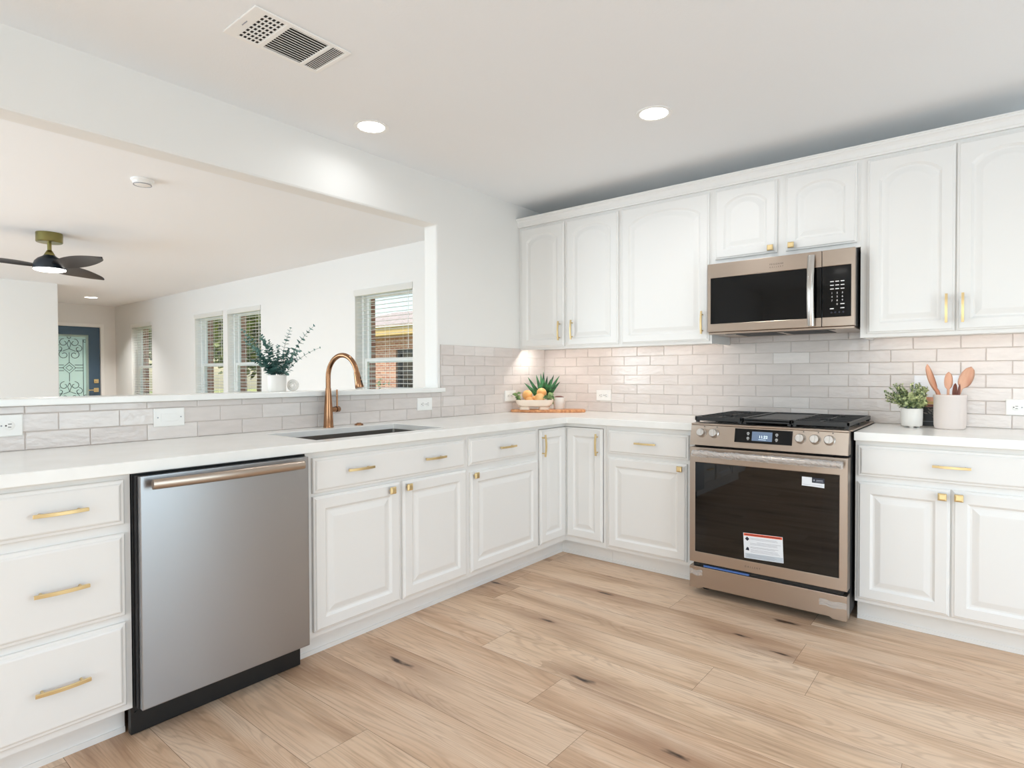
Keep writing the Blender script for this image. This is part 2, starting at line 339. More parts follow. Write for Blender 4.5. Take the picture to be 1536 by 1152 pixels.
# ------------------------------------------------------------------ the room
CEIL = 2.454; XF, XR, YB = -9.7, 4.7, -6.5
WINS = [(-2.48,-1.57), (-5.35,-4.45), (-6.37,-5.48), (-8.90,-8.00)]; WZ0, WZ1 = .60, 2.072
bm = new(); cells(bm, sorted([XF-.2,XR+.2]+[w for p in WINS for w in p]), [0,WZ0,WZ1,CEIL+.03],
      lambda x,z: not (WZ0<z<WZ1 and any(a<x<b for a,b in WINS)), 0, .10, lambda u,v,w: (u,w,v))
struct('wall_back', bm, M['wall'], bevel=.004)
bm = new(); cells(bm, sorted([XF-.4,XR+.4]+[w+s for a,b in WINS for w,s in ((a,-.005),(b,.005))]), [-.2,WZ0-.03,WZ1+.01,CEIL+.3],
      lambda x,z: not (WZ0-.03<z<WZ1+.01 and any(a-.004<x<b+.004 for a,b in WINS)), .16, .27, lambda u,v,w: (u,w,v))
struct('wall_exterior', bm, M['brick'])
OY0, OY1, LZ = -4.45, -1.172, 1.0775       # the opening over the half wall
bm = new(); cells(bm, [YB,OY0,OY1,.03], [-.03,LZ,2.1475,CEIL+.03], lambda y,z: not (OY0<y<OY1 and LZ<z<2.1475), -.12, 0, lambda u,v,w: (w,u,v))
struct('wall_left', bm, M['wall'], bevel=.012)
bm = new(); cells(bm, [YB-.12,-1.443], [-.03,CEIL+.03], lambda a,b: True, -7.32, -7.2, lambda u,v,w: (w,u,v)); struct('wall_entry', bm, M['wall'], bevel=.01)
DY0, DY1, DZ = -1.150, -.232, 2.068
bm = new(); cells(bm, [YB-.12,DY0,DY1,0], [0,DZ,CEIL+.03], lambda y,z: not (DY0<y<DY1 and z<DZ), XF-.12, XF, lambda u,v,w: (w,u,v)); struct('wall_far', bm, M['wall'])
# the walls behind the camera, with made-up openings where the fill lamps stand
bm = new(); cells(bm, [XF-.12,-5.4,-1.8,1.65,4.15,XR+.12], [0,2.25,CEIL], lambda x,z: not (z<2.25 and (-5.4<x<-1.8 or 1.65<x<4.15)), YB-.12, YB, lambda u,v,w: (u,w,v)); struct('wall_front', bm, M['wall'])
bm = new(); cells(bm, [YB,-2.95,-1.25,0], [0,.05,2.1,CEIL], lambda y,z: not (-2.95<y<-1.25 and .05<z<2.1), XR, XR+.12, lambda u,v,w: (w,u,v)); struct('wall_right', bm, M['wall'])
bm = new(); box(bm, XF-.4,XR+.4,YB-.4,.27,CEIL,CEIL+.25); struct('ceiling', bm, M['ceil'])

# floor: planks of 229 mm running along x; every plank is a face of the one floor mesh
def build_floor():
    rnd = random.Random(5); bm = new(); col = bm.loops.layers.color.new('tint'); PW, PL = .229, 1.52
    known = {-1: 2.238, -3: 1.043, -4: 1.472, -5: 1.727, -2: 1.9, 0: .62, 1: 1.5, -6: .35, -7: 1.15}
    for k in range(-24, 6):
        y0 = -1.222+k*PW; y1 = y0+PW
        if y0 > 0 or y1 < YB: continue
        y0, y1 = max(y0,YB), min(y1,0)
        x = known.get(k, rnd.uniform(0,PL)); x -= PL*math.ceil((x-XF)/PL)
        while x < XR:
            a, b = max(x,XF), min(x+PL,XR)
            if b-a > .01:
                f = bm.faces.new([bm.verts.new(p) for p in ((a+.0006,y0+.0006,0),(b-.0006,y0+.0006,0),(b-.0006,y1-.0006,0),(a+.0006,y1-.0006,0))])
                t = (rnd.random(), rnd.random(), rnd.random(), 1)
                for l in f.loops: l[col] = t
            x += PL
    return bm
struct('floor', build_floor(), M['floor'], recalc=False)
bm = new(); box(bm, XF-.3,XR+.3,YB-.3,.26,-.15,-.0012); struct('floor_slab', bm, M['seam'])

# windows of the back wall: vinyl double-hung units set in the wall
def window(i, x0, x1):
    bm = new(); fr = .036
    cells(bm, [x0+.001,x0+fr,x1-fr,x1-.001], [WZ0+.001,WZ0+fr,WZ1-fr,WZ1-.001], lambda x,z: not (x0+fr<x<x1-fr and WZ0+fr<z<WZ1-fr), .085, .158, lambda u,v,w:(u,w,v))
    w = struct('window_%d' % i, bm, M['trim'], bevel=.003)
    zm = 1.345
    def sash(z0, z1, y, nm):
        bm = new(); a, b, s = x0+fr+.001, x1-fr-.001, .036
        cells(bm, [a,a+s,b-s,b],[z0,z0+s,z1-s,z1], lambda x,z: not (a+s<x<b-s and z0+s<z<z1-s), y, y+.026, lambda u,v,ww:(u,ww,v))
        sh = obj(nm, bm, M['trim'], w, bevel=.002)
        bm = new(); box(bm, a+s-.004,b-s+.004,y+.010,y+.014,z0+s-.004,z1-s+.004); obj('pane', bm, M['glass'], sh)
    sash(zm-.026, WZ1-fr-.001, .128, 'upper_sash'); sash(WZ0+fr+.001, zm+.022, .097, 'lower_sash')
    return w
for i, (a, b) in enumerate(WINS): window(i+1, a, b)
def blind(x0, x1, label):
    t = thing('window_blind', label, 'blind', ((x0+x1)/2, .045, WZ1), group='white slatted window blinds')
    h = (x1-x0)/2-.006; zl = WZ0-WZ1+.02
    bm = new(); box(bm, -h,h,-.03,.03,-.045,-.002, .003); obj('headrail', bm, M['trim'], t)
    bm = new(); box(bm, -h-.012,h+.012,-.056,-.048,-.052,.012, .002); box(bm, h+.004,h+.012,-.048,-.02,-.05,.012); obj('valance', bm, M['blind'], t)
    bm = new(); z = -.075
    while z > zl+.03:
        vs = box(bm, -h,h,-.025,.025,z-.0013,z+.0013)
        for v in vs: v.co.z += v.co.y*.06
        z -= .0425
    obj('slats', bm, M['blind'], t)
    bm = new(); box(bm, -h,h,-.025,.025,zl,zl+.016,.003); obj('bottom_rail', bm, M['trim'], t)
    for x in (-h*.62, h*.05, h*.66):
        bm = new(); tube(bm, [(x,-.027,-.04),(x,-.027,zl+.01)], .0011, 5); tube(bm, [(x,.027,-.04),(x,.027,zl+.01)], .0011, 5); obj('ladder_cord', bm, M['trim'], t)
    bm = new(); tube(bm, [(h*.86,-.034,-.05),(h*.86,-.036,-.62)], .003, 6); obj('tilt_wand', bm, M['white_plastic'], t)
for (a,b), l in zip(WINS, ('white slatted blind in the window beside the kitchen opening, behind the tap','white slatted blind in the right one of the window pair, behind the eucalyptus','white slatted blind in the left one of the window pair','white slatted blind in the small far window next to the front door')): blind(a,b,l)

# front door
bm = new(); y0, y1 = DY0+.025, DY1-.008
gy0, gy1, gz0, gz1 = y0+.175, y1-.192, .25, 1.895
cells(bm, [y0,gy0,gy1,y1],[.012,gz0,gz1,DZ-.01], lambda y,z: not (gy0<y<gy1 and gz0<z<gz1), -.045, 0, lambda u,v,w:(XF-.03+w,u,v))
d1 = struct('door_1', bm, M['doorblue'], bevel=.002)
bm = new(); cells(bm, [gy0-.02,gy0+.02,gy1-.02,gy1+.02],[gz0-.02,gz0+.02,gz1-.02,gz1+.02], lambda y,z: not (gy0+.02<y<gy1-.02 and gz0+.02<z<gz1-.02), 0, .012, lambda u,v,w:(XF-.0295+w,u,v)); obj('glass_frame', bm, M['frost'], d1, bevel=.003)
bm = new(); box(bm, XF-.06,XF-.052,gy0-.004,gy1+.004,gz0-.004,gz1+.004); obj('pane', bm, M['frost'], d1)
def scroll_bm():
    bm = new(); cy = (gy0+gy1)/2; X = XF-.045; r = .0045
    def sp(c, R, a0, turns, sgn, shrink=.35, n=26):
        return [Vector((X, c[0]+R*(1-(1-shrink)*i/n)*math.cos(a0+sgn*turns*2*PI*i/n), c[1]+R*(1-(1-shrink)*i/n)*math.sin(a0+sgn*turns*2*PI*i/n))) for i in range(n+1)]
    def ring(c, R, ry=None): tube(bm, [(X, c[0]+R*math.cos(2*PI*i/20), c[1]+(ry or R)*math.sin(2*PI*i/20)) for i in range(21)], r, 5)
    hw = (gy1-gy0)/2-.055; zt, zb = gz1-.055, gz0+.055
    tube(bm, [(X,cy-hw,zb),(X,cy-hw,zt),(X,cy+hw,zt),(X,cy+hw,zb),(X,cy-hw,zb)], r, 5)
    zc = (gz0+gz1)/2+.26
    for dz in (-.05,0,.05):
        tube(bm, [(X,cy-hw,zc+dz),(X,cy-.08,zc+dz)], r, 5); tube(bm, [(X,cy+.08,zc+dz),(X,cy+hw,zc+dz)], r, 5)
    for s in (.095,.05): tube(bm, [(X,cy,zc+s),(X,cy+s,zc),(X,cy,zc-s),(X,cy-s,zc),(X,cy,zc+s)], r, 5)
    tube(bm, [(X,cy,zc+.095),(X,cy,zc+.27)], r, 5); tube(bm, [(X,cy,zc-.095),(X,cy,zc-.24)], r, 5)
    for base, sg in ((zt,-1),(zc-.24,-1)):
        for s in (-1,1):
            tube(bm, sp((cy+s*.075, base+sg*.07), .07, PI/2 if s>0 else PI/2, .95, -s), r, 5)
            tube(bm, sp((cy+s*.135, base+sg*.17), .062, PI*.5, 1.0, -s), r, 5)
            tube(bm, sp((cy+s*.075, base+sg*.28), .078, PI*.62 if s<0 else PI*.38, 1.1, -s, .3), r, 5)
            tube(bm, [(X,cy,base+sg*.02),(X,cy+s*.028,base+sg*.09),(X,cy,base+sg*.175),(X,cy+s*.09,base+sg*.215)], r, 5)
    ring((cy,gz1-.022),.026); ring((cy+hw+.025,zt-.03),.022); ring((cy-hw-.025,zt-.03),.022); ring((cy+hw+.03,zc-.5),.022)
    return bm
obj('iron_scrollwork', scroll_bm(), M['iron'], d1)
bm = new(); box(bm, XF-.03,XF-.018,y1-.095,y1-.025,1.06,1.13,.003); tube(bm, [(XF-.02,y1-.06,1.095),(XF+.01,y1-.06,1.095)], .018, 12); obj('deadbolt', bm, M['brass'], d1)
bm = new(); box(bm, XF-.03,XF-.018,y1-.10,y1-.025,.90,.975,.003); tube(bm, [(XF-.02,y1-.06,.938),(XF+.025,y1-.06,.938),(XF+.03,y1-.08,.938),(XF+.03,y1-.19,.936)], .009, 8); obj('lever_handle', bm, M['brass'], d1)
bm = new(); c0, c1 = DY0-.05, DY1+.05
cells(bm, [c0,DY0+.02,DY1-.005,c1],[0,DZ-.008,DZ+.05], lambda y,z: not (DY0+.02<y<DY1-.005 and z<DZ-.008), XF-.07, XF+.014, lambda u,v,w:(w,u,v)); struct('trim_2', bm, M['trim'], bevel=.003)

# bar ledge on the half wall
bm = new(); cells(bm, [-.155,.0095,.035],[-4.44,-1.1735,-1.129], lambda x,y: not (x<.0095 and y>-1.1735), 1.078, 1.105, lambda u,v,w:(u,v,w))
tag(obj('bar_ledge', bm, M['quartz'], bevel=.004), 'long white ledge capping the half wall between kitchen and living room', 'ledge')

# handmade tiles: every tile a bevelled block of the one splashback mesh
def tiles(name, u_of, regions, u_joint, zbase, label, flip):
    rnd = random.Random(name); TW, TH, G = .2028, .067, .0014
    bm = new(); col = bm.loops.layers.color.new('tint')
    for (ua, ub, za, zb) in regions:
        r0 = int(math.floor((za-zbase)/TH+1e-6))
        for row in range(r0, int(math.ceil((zb-zbase)/TH-1e-6))):
            z0, z1 = max(za, zbase+row*TH), min(zb, zbase+(row+1)*TH)
            if z1-z0 < .006: continue
            off = u_joint+(0 if row % 2 == 0 else TW/2); k = math.floor((ua-off)/TW)
            while off+k*TW < ub:
                a, b = max(ua, off+k*TW), min(ub, off+(k+1)*TW); rs = random.Random('%s%d%d' % (name,row,k)); k += 1
                if b-a < .006: continue
                tl = [rs.uniform(-.0007,.0007) for _ in range(4)]; tint = (min(1,max(0,rs.gauss(.5,.17))), rs.random(), rs.random(), 1); e = .0022
                q = [(a+G,z0+G),(b-G,z0+G),(b-G,z1-G),(a+G,z1-G)]; qi = [(a+G+e,z0+G+e),(b-G-e,z0+G+e),(b-G-e,z1-G-e),(a+G+e,z1-G-e)]
                A = [bm.verts.new(u_of(u,z,.003)) for u,z in q]; B = [bm.verts.new(u_of(u,z,.0065+t)) for (u,z),t in zip(q,tl)]; D = [bm.verts.new(u_of(u,z,.0082+t)) for (u,z),t in zip(qi,tl)]
                fs = [bm.faces.new(D)]
                for X, Y in ((A,B),(B,D)):
                    for i in range(4): j=(i+1)%4; fs.append(bm.faces.new((X[i],X[j],Y[j],Y[i])))
                for f in fs:
                    for l in f.loops: l[col] = tint
    o = obj(name, bm, M['tile'], recalc=True)
    tag(o, label, 'backsplash')
    bm = new()
    for (ua, ub, za, zb) in regions:
        cs = [u_of(u,z,w) for w in (.0006,.0048) for u,z in ((ua,za),(ub,za),(ub,zb),(ua,zb))]; vs = [bm.verts.new(p) for p in cs]
        for f in ((0,1,2,3),(4,5,6,7),(0,1,5,4),(1,2,6,5),(2,3,7,6),(3,0,4,7)): bm.faces.new([vs[i] for i in f])
    obj('grout', bm, M['grout'], o)
    return o
ZT = .9145
tiles('tile_backsplash', lambda u,z,w: (w,u,z), [(-4.5,-1.146,ZT,1.0775),(-1.1455,-.0095,ZT,1.3835)], -.622-.2028*20, ZT, 'glossy pale blush tile splashback under the bar ledge and up the left wall', 1)
tiles('tile_backsplash', lambda u,z,w: (u,-w,z), [(.0005,3.12,ZT,1.383),(1.4655,2.2355,1.383,1.4285)], .001+.0, ZT, 'glossy pale blush tile splashback behind the stove and under the wall cabinets', 1)
bm = new(); box(bm, .0005,.009,-1.1465,-1.1458,1.106,1.384); struct('trim_3', bm, M['grout'])

# ------------------------------------------------------------------ cabinets (local frame: x along the wall, -y out of the wall)
def panel_loops(w, h, t, prof, arch=0.0, na=14):
    """prof: list of (inset, depth, arch amount 0..1)"""
    loops = []
    for ins, d, k in prof:
        a, b, z0, z1 = ins, w-ins, ins, h-ins
        pts = [(a,z0),(b,z0)]
        for i in range(na+1):
            s = i/na; x = b+(a-b)*s; q = abs(2*s-1)
            pts.append((x, z1-arch*k*(1-math.sqrt(max(0,1-(q*.92)**2)))/(1-math.sqrt(1-.92**2))))
        loops.append([Vector((x,-d,z)) for x,z in pts])
    return loops
def door_mesh(w, h, arch=0.0, t=.019, st=.056):
    bm = new(); st = min(st, w*.22)
    prof = [(0,0,0),(0,t*.62,0),(.0025,t*.72,0),(.0075,t*.80,0),(.011,t,0),(st-.004,t,1),(st,t-.0035,1),(st+.006,t-.0085,1),(st+.013,t-.0085,1),(st+.036,t-.0015,1),(st+.040,t-.001,1)]
    loft(bm, panel_loops(w,h,t,prof,arch)); return bm
def drawer_mesh(w, h, t=.019):
    bm = new(); prof = [(0,0,0),(0,t*.55,0),(.003,t*.68,0),(.0105,t*.72,0),(.014,t*.92,0),(.018,t,0)]
    loft(bm, panel_loops(w,h,t,prof,0,2)); return bm
def pull(bm, L=.135):
    """arched bar pull along x, standing off -y"""
    n = 10; pts = [(-L/2+L*i/n, -.024-.007*math.cos(PI*(i/n-.5)), 0) for i in range(n+1)]
    tube(bm, pts, .005, sq=(.0085,.0105))
    for s in (-1,1): tube(bm, [(s*.048,0,0),(s*.048,-.027,0)], .0042, 8)
def knob(bm):
    tube(bm, [(0,0,0),(0,-.016,0)], [.007,.0055], 10)
    loops = []
    for s, y in ((.008,-.013),(.0155,-.016),(.0160,-.021),(.0145,-.0245),(.009,-.0265)):
        loops.append([Vector((x,y,z)) for x,z in ((-s,-s),(s,-s),(s,s),(-s,s))])
    loft(bm, loops)
def add_pull(parent, x, z, vert=False, y=-.019):
    bm = new(); pull(bm); return obj('handle', bm, M['brass'], parent, (x,y,z), (0, PI/2 if vert else 0, 0), bevel=.0008)
def add_knob(parent, x, z, y=-.019):
    bm = new(); knob(bm); return obj('knob', bm, M['brass'], parent, (x,y,z), bevel=.0012)
FD, FF = .605, .019       # depth of the face frame, thickness of the fronts
def front(t, kind, x0, x1, z0, z1, depth, hardware=(), arch=0.0):
    bm = door_mesh(x1-x0, z1-z0, arch) if kind == 'door' else drawer_mesh(x1-x0, z1-z0)
    d = obj(kind, bm, M['cab'], t, (x0,-depth-.0004,z0))
    for hw in hardware:
        if hw[0] == 'knob': add_knob(d, hw[1]-x0, hw[2]-z0)
        else: add_pull(d, hw[1]-x0, hw[2]-z0, hw[0] == 'vpull')
    return d
def body(t, w, z0, z1, depth, m=M['cab'], lip=0.0, ends=(1,1)):
    """open carcass: sides, bottom, back and a closed face panel (with a lip below the bottom board)"""
    bm = new(); e = .018; b = .0015
    box(bm, 0,e,-depth+.02,-.012,z0-(lip if ends[0] else 0),z1); box(bm, w-e,w,-depth+.02,-.012,z0-(lip if ends[1] else 0),z1)
    box(bm, e,w-e,-depth+.02,-.012,z0,z0+e); box(bm, e,w-e,-.024,-.012,z0+e,z1); box(bm, 0,w,-depth,-depth+.02,z0-lip,z1)
    return obj('body', bm, m, t)
def toe(t, w, x0=0.0):
    bm = new(); box(bm, x0,w,-.531,-.515,.0005,.106); box(bm, x0,w,-.536,-.531,.0005,.02); return obj('toe_kick', bm, M['cab'], t)
def base(label, loc, rotz, w, fronts, toe0=0.0, toe1=None):
    t = thing('base_cabinet', label, 'cabinet', loc, rotz)
    body(t, w, .1065, .8725, FD); toe(t, toe1 or w, toe0)
    for f in fronts: front(t, *f[:5], FD, *f[5:])
    return t
R90 = PI/2
# left run: local x = world y - y0
y0 = -3.497
base('white three-drawer base cabinet with brass pulls, nearest the camera beside the dishwasher', (0,y0,0), R90, .3835, [
  ('drawer',.020,.364,.713,.855,[('pull',.192,.784)]), ('drawer',.020,.364,.420,.684,[('pull',.192,.552)]), ('drawer',.020,.364,.130,.397,[('pull',.192,.266)])])
base('white base cabinet at the cut-off left end of the counter', (0,-4.44,0), R90, .941, [('drawer',.02,.92,.713,.855,[('pull',.47,.784)]),('door',.02,.467,.13,.684),('door',.473,.92,.13,.684)])
y0 = -2.4895
base('white two-door sink cabinet with one wide false drawer carrying two pulls', (0,y0,0), R90, .9485, [
  ('drawer',.0315,.928,.702,.848,[('pull',.252,.782),('pull',.695,.779)]),
  ('door',.0315,.486,.130,.688,[('knob',.4265,.659)]), ('door',.5035,.935,.130,.688,[('knob',.5265,.660)])])
y0 = -1.5405
base('white base cabinet between sink cabinet and corner, one drawer over one door', (0,y0,0), R90, .6275, [
  ('drawer',.0095,.6045,.705,.850,[('pull',.3075,.780)]), ('door',.0195,.6155,.132,.668,[('knob',.0445,.652)])])
# corner unit
t = thing('corner_cabinet', 'white inside-corner cabinet with two narrow full-height doors and upright brass pulls', 'cabinet', (0,0,0))
bm = new(); K = .575
prism(bm, [(.012,-.012),(.912,-.012),(.912,-K),(K,-K),(K,-.9125),(.012,-.9125)], 'z', .1065, .8725)
obj('body', bm, M['cabin'], t)
bm = new()
for (a,b,c,d,e,f) in ((.8925,.912,-FD,-K,.1065,.8725),(FD+.001,.8925,-FD,-K,.8515,.8725),(FD+.001,.8925,-FD,-K,.1065,.137)): box(bm,a,b,c,d,e,f)
for (a,b,c,d,e,f) in ((K,FD,-.9125,-.9005,.1065,.8725),(K,FD,-.9005,-K,.8515,.8725),(K,FD,-.9005,-K,.1065,.137)): box(bm,a,b,c,d,e,f)
box(bm, .590,.6212,-.6212,-.590,.1405,.848)
obj('face_frame', bm, M['cab'], t)
bm = new(); box(bm, .515,.531,-.9125,-.515,.0005,.106); box(bm, .531,.912,-.531,-.515,.0005,.106); box(bm, .531,.536,-.9125,-.536,.0005,.02); box(bm, .531,.912,-.536,-.531,.0005,.02); obj('toe_kick', bm, M['cab'], t)
da = obj('door', door_mesh(.2742,.7085), M['cab'], t, (FD-.001,-.8975,.140), (0,0,R90))
add_pull(da, .008+.006, .752-.140, True)
db = obj('door', door_mesh(.2654,.7085), M['cab'], t, (.6236,-FD+.001,.140))
add_pull(db, .859-.6236, .751-.140, True)
# right run
base('white base cabinet left of the stove, one drawer over one door', (.9135,0,0), 0, .5735, [
  ('drawer',.0175,.5325,.703,.845,[('pull',.276,.779)]), ('door',.0175,.5225,.126,.680,[('knob',.4875,.653)])])
base('white double-door base cabinet right of the stove under the spoon crock', (2.2635,0,0), 0, .7665, [
  ('drawer',-.0005+.012,.748,.707,.852,[('pull',.368,.781)]), ('door',.0115,.3635,.126,.680,[('knob',.3365,.650)]), ('door',.3705,.748,.126,.680,[('knob',.3945,.652)])])

# wall cabinets
UD = .32; UZ0, UZ1 = 1.372, 2.292
def upper(label, x0, w, z0, doors, lip=.038, ends=(1,1)):
    t = thing('wall_cabinet', label, 'cabinet', (x0,0,0))
    body(t, w, z0+lip, UZ1, UD, lip=lip, ends=ends)
    for d in doors: front(t, 'door', *d[:4], UD, d[4], d[5])
    return t
upper('white two-door wall cabinet in the corner above the fruit bowl', .0005, .8545, UZ0, [(.028,.411,1.388,2.268,[('vpull',.380,1.498)],.05),(.433,.841,1.388,2.268,[('vpull',.487,1.500)],.05)], ends=(0,0))
upper('white wide single-door wall cabinet just left of the microwave', .8555, .6095, UZ0, [(.0145,.5965,1.388,2.268,[('vpull',.560,1.496)],.06)], ends=(0,1))
upper('short white two-door wall cabinet above the microwave', 1.4655, .770, 1.838, [(.022,.367,1.862,2.268,[('knob',.3375,1.888)],.05),(.412,.755,1.862,2.268,[('knob',.4445,1.888)],.05)], lip=0)
upper('tall white two-door wall cabinet right of the microwave', 2.236, .784, UZ0, [(.031,.389,1.390,2.268,[('vpull',.358,1.495)],.055),(.3955,.765,1.390,2.268,[('vpull',.420,1.494)],.055)], ends=(1,0))
bm = new()
prism(bm, [(-UD-.0005,2.283),(-.337,2.283),(-.339,2.292),(-.342,2.294),(-.345,2.315),(-.350,2.325),(-.356,2.330),(-.357,2.338),(-.361,2.340),(-.361,2.346),(-UD-.0005,2.346)], 'x', .0005, 3.02)
bm2 = bm; box(bm2, .0005,3.02,-UD,-.012,2.2925,2.30); struct('trim_1', bm2, M['cab'])

# counters
def counter(label, us, vs, keep):
    bm = new(); cells(bm, us, vs, keep, .874, .914, lambda u,v,w:(u,v,w))
    return tag(obj('countertop', bm, M['quartz'], bevel=.003), label, 'countertop')
CE = .6428; SX0, SX1, SY0, SY1 = .14, .555, -2.40, -1.645
counter('white quartz countertop in an L around the corner with the sink cut into it', [.001,SX0,SX1,CE,1.4905], [-4.44,SY0,SY1,-CE,-.001],
  lambda x,y: (x<CE or y>-CE) and not (SX0<x<SX1 and SY0<y<SY1))
counter('short white quartz countertop right of the stove', [2.2615,3.05], [-CE,-.001], lambda x,y: True)
# sink
t = thing('sink', 'undermount stainless sink sunk into the white countertop', 'sink', ((SX0+SX1)/2,(SY0+SY1)/2,.68))
hx, hy = (SX1-SX0)/2-.0012, (SY1-SY0)/2-.0012
bm = new()
def rr(hx,hy,r,z,n=5):
    pts=[]
    for cx,cy,a0 in ((hx-r,hy-r,0),(-hx+r,hy-r,PI/2),(-hx+r,-hy+r,PI),(hx-r,-hy+r,1.5*PI)):
        for i in range(n+1): a=a0+PI/2*i/n; pts.append(Vector((cx+r*math.cos(a),cy+r*math.sin(a),z)))
    return pts
loft(bm, [rr(hx,hy,.012,.203),rr(hx,hy,.012,.2055),rr(hx-.0025,hy-.0025,.012,.2055),rr(hx-.004,hy-.004,.02,.02),rr(hx-.02,hy-.02,.02,.004),rr(.02,.02,.01,0)], False, True)
loft(bm, [rr(hx,hy,.012,.203),rr(hx,hy,.02,.1),rr(hx,hy,.02,-.006),rr(.02,.02,.01,-.008)], False, True)
obj('basin', bm, M['sinksteel'], t, autos=40, recalc=False)
bm = new(); lathe(bm, [(.0,.001),(.045,.001),(.045,.004),(.036,.005),(.03,.003),(.0,.003)]); obj('drain', bm, M['steelp'], t, autos=40)
# tap
t = thing('kitchen_faucet', 'champagne bronze gooseneck pull-down faucet behind the sink', 'faucet', (.07,-2.02,.9143)); aang = math.radians(15); ca, sa = math.cos(aang), math.sin(aang)
def sp2(r, z): return (r*ca, r*sa, z)
bm = new(); lathe(bm, [(0,0),(.027,0),(.027,.003),(.0255,.006),(.0215,.10),(.017,.165),(.0145,.205),(0,.205)]); obj('base', bm, M['bronze'], t, autos=40)
R_ = .094; zc = .262; pts = [sp2(0,.2),sp2(0,.24)]
for i in range(19):
    a = PI-(PI-.20)*i/18; pts.append(sp2(R_+R_*math.cos(a), zc+R_*math.sin(a)*1.22))
tip = pts[-1]; bm = new(); tube(bm, pts, .0128, 14); obj('gooseneck', bm, M['bronze'], t, autos=50)
dv = (Vector(pts[-1])-Vector(pts[-2])).normalized(); p0 = Vector(tip)
bm = new(); tube(bm, [p0-dv*.004, p0+dv*.004, p0+dv*.05, p0+dv*.074, p0+dv*.078],[.0142,.0155,.0190,.0222,.0205], 16); hd = obj('spray_head', bm, M['bronze'], t, autos=40)
side = Vector((ca,sa,0)); bm = new()
q = p0+dv*.022+side*.0148; tube(bm, [q, q+dv*.012], .0045, 8); q = p0+dv*.04+side*.0168; tube(bm, [q, q+dv*.03], .0055, 8); obj('spray_button', bm, M['black'], hd, smooth=True)
bm = new(); hd2 = Vector((-sa,ca,0)); b0 = Vector((0,0,.092))
tube(bm, [b0+hd2*.012, b0+hd2*.052],[.0145,.0145],16); tube(bm, [b0+hd2*.0525, b0+hd2*.056],[.012,.012],14); tube(bm, [b0+hd2*.0565, b0+hd2*.078, b0+hd2*.081],[.0165,.0165,.015],16); va = obj('valve', bm, M['bronze'], t, autos=40)
bm = new(); b1 = b0+hd2*.067; tube(bm, [b1+Vector((0,0,.01)), b1+Vector((0,0,.105))],[.0055,.0048],10); obj('lever', bm, M['bronze'], va, autos=40)
t = thing('sink_button', 'small round bronze sink button behind the basin, right of the faucet', 'sink button', (.072,-1.83,.9143))
bm = new(); lathe(bm, [(0,0),(.024,0),(.024,.004),(.021,.008),(.013,.010),(.012,.0125),(0,.0135)]); obj('cap', bm, M['bronze'], t, autos=50)

# under-cabinet lights behind the front lip
def ucl(x0, x1, label):
    t = thing('under_cabinet_light', label, 'light', ((x0+x1)/2,-.2720,1.409))
    h = (x1-x0)/2
    bm = new(); box(bm, -h,h,-.014,.014,-.004,.0008); obj('housing', bm, M['white_plastic'], t)
    bm = new(); box(bm, -h+.006,h-.006,-.004,.004,-.0065,-.0042); obj('diffuser', bm, M['led'], t)
ucl(.19,.835,'slim white light bar under the corner wall cabinet')
ucl(.885,1.435,'slim white light bar under the single-door wall cabinet')
ucl(2.27,2.99,'slim white light bar under the tall cabinet right of the microwave')

t = thing('puck_light', 'small round puck light under the corner wall cabinet, near the left wall', 'light', (.150,-.270,1.409))
bm = new(); lathe(bm, [(0,.0008),(.022,.0008),(.022,-.005),(.019,-.0065),(0,-.0065)], seg=24); obj('housing', bm, M['white_plastic'], t, autos=40)
bm = new(); lathe(bm, [(0,-.0067),(.0105,-.0067),(.0105,-.0085),(0,-.009)], seg=24); obj('lens', bm, M['puck'], t)
l = lamp('puck_beam', 'AREA', (0,0,-.0095), 0.75, (1,.94,.89), shape='DISK', size=.016); l.parent = t
# ------------------------------------------------------------------ dishwasher (local frame as the left run)
t = thing('dishwasher', 'brushed stainless dishwasher with bar handle under the counter', 'dishwasher', (0,-3.1024,0), R90); Wd = .6004
bm = new(); box(bm, -.0085,Wd+.009,-.615,-.03,.11,.8715); obj('tub', bm, M['black'], t)
bm = new(); box(bm, -.004,Wd+.0005,-.634,-.6155,.108,.866,.002); obj('door_gasket', bm, M['gasket'], t)
bm = new(); box(bm, 0,Wd,-.658,-.6345,.1085,.8640,.003); dd = obj('door', bm, M['steel_cool'], t)
bm = new(); n = 16; pts = [(.026+.535*i/n, -.692-.010*math.sin(PI*i/n), .8395) for i in range(n+1)]
loops = []
for p in pts:
    loops.append([Vector((p[0],p[1]+.011*math.cos(a)*(1 if abs(math.cos(a))<.99 else 1),p[2]+.0165*math.sin(a))) for a in [2*PI*k/14 for k in range(14)]])
loft(bm, loops)
for x in (.05,.537): tube(bm, [(x,-.657,.8395),(x,-.69,.8395)], .008, 10)
obj('handle', bm, M['steel'], dd, autos=40)
bm = new(); box(bm, -.0085,Wd+.004,-.58,-.555,.004,.1075,.002); tube(bm, [(.006,-.58,.075),(.006,-.584,.075)], .004, 8); obj('kick_plate', bm, M['black'], t)

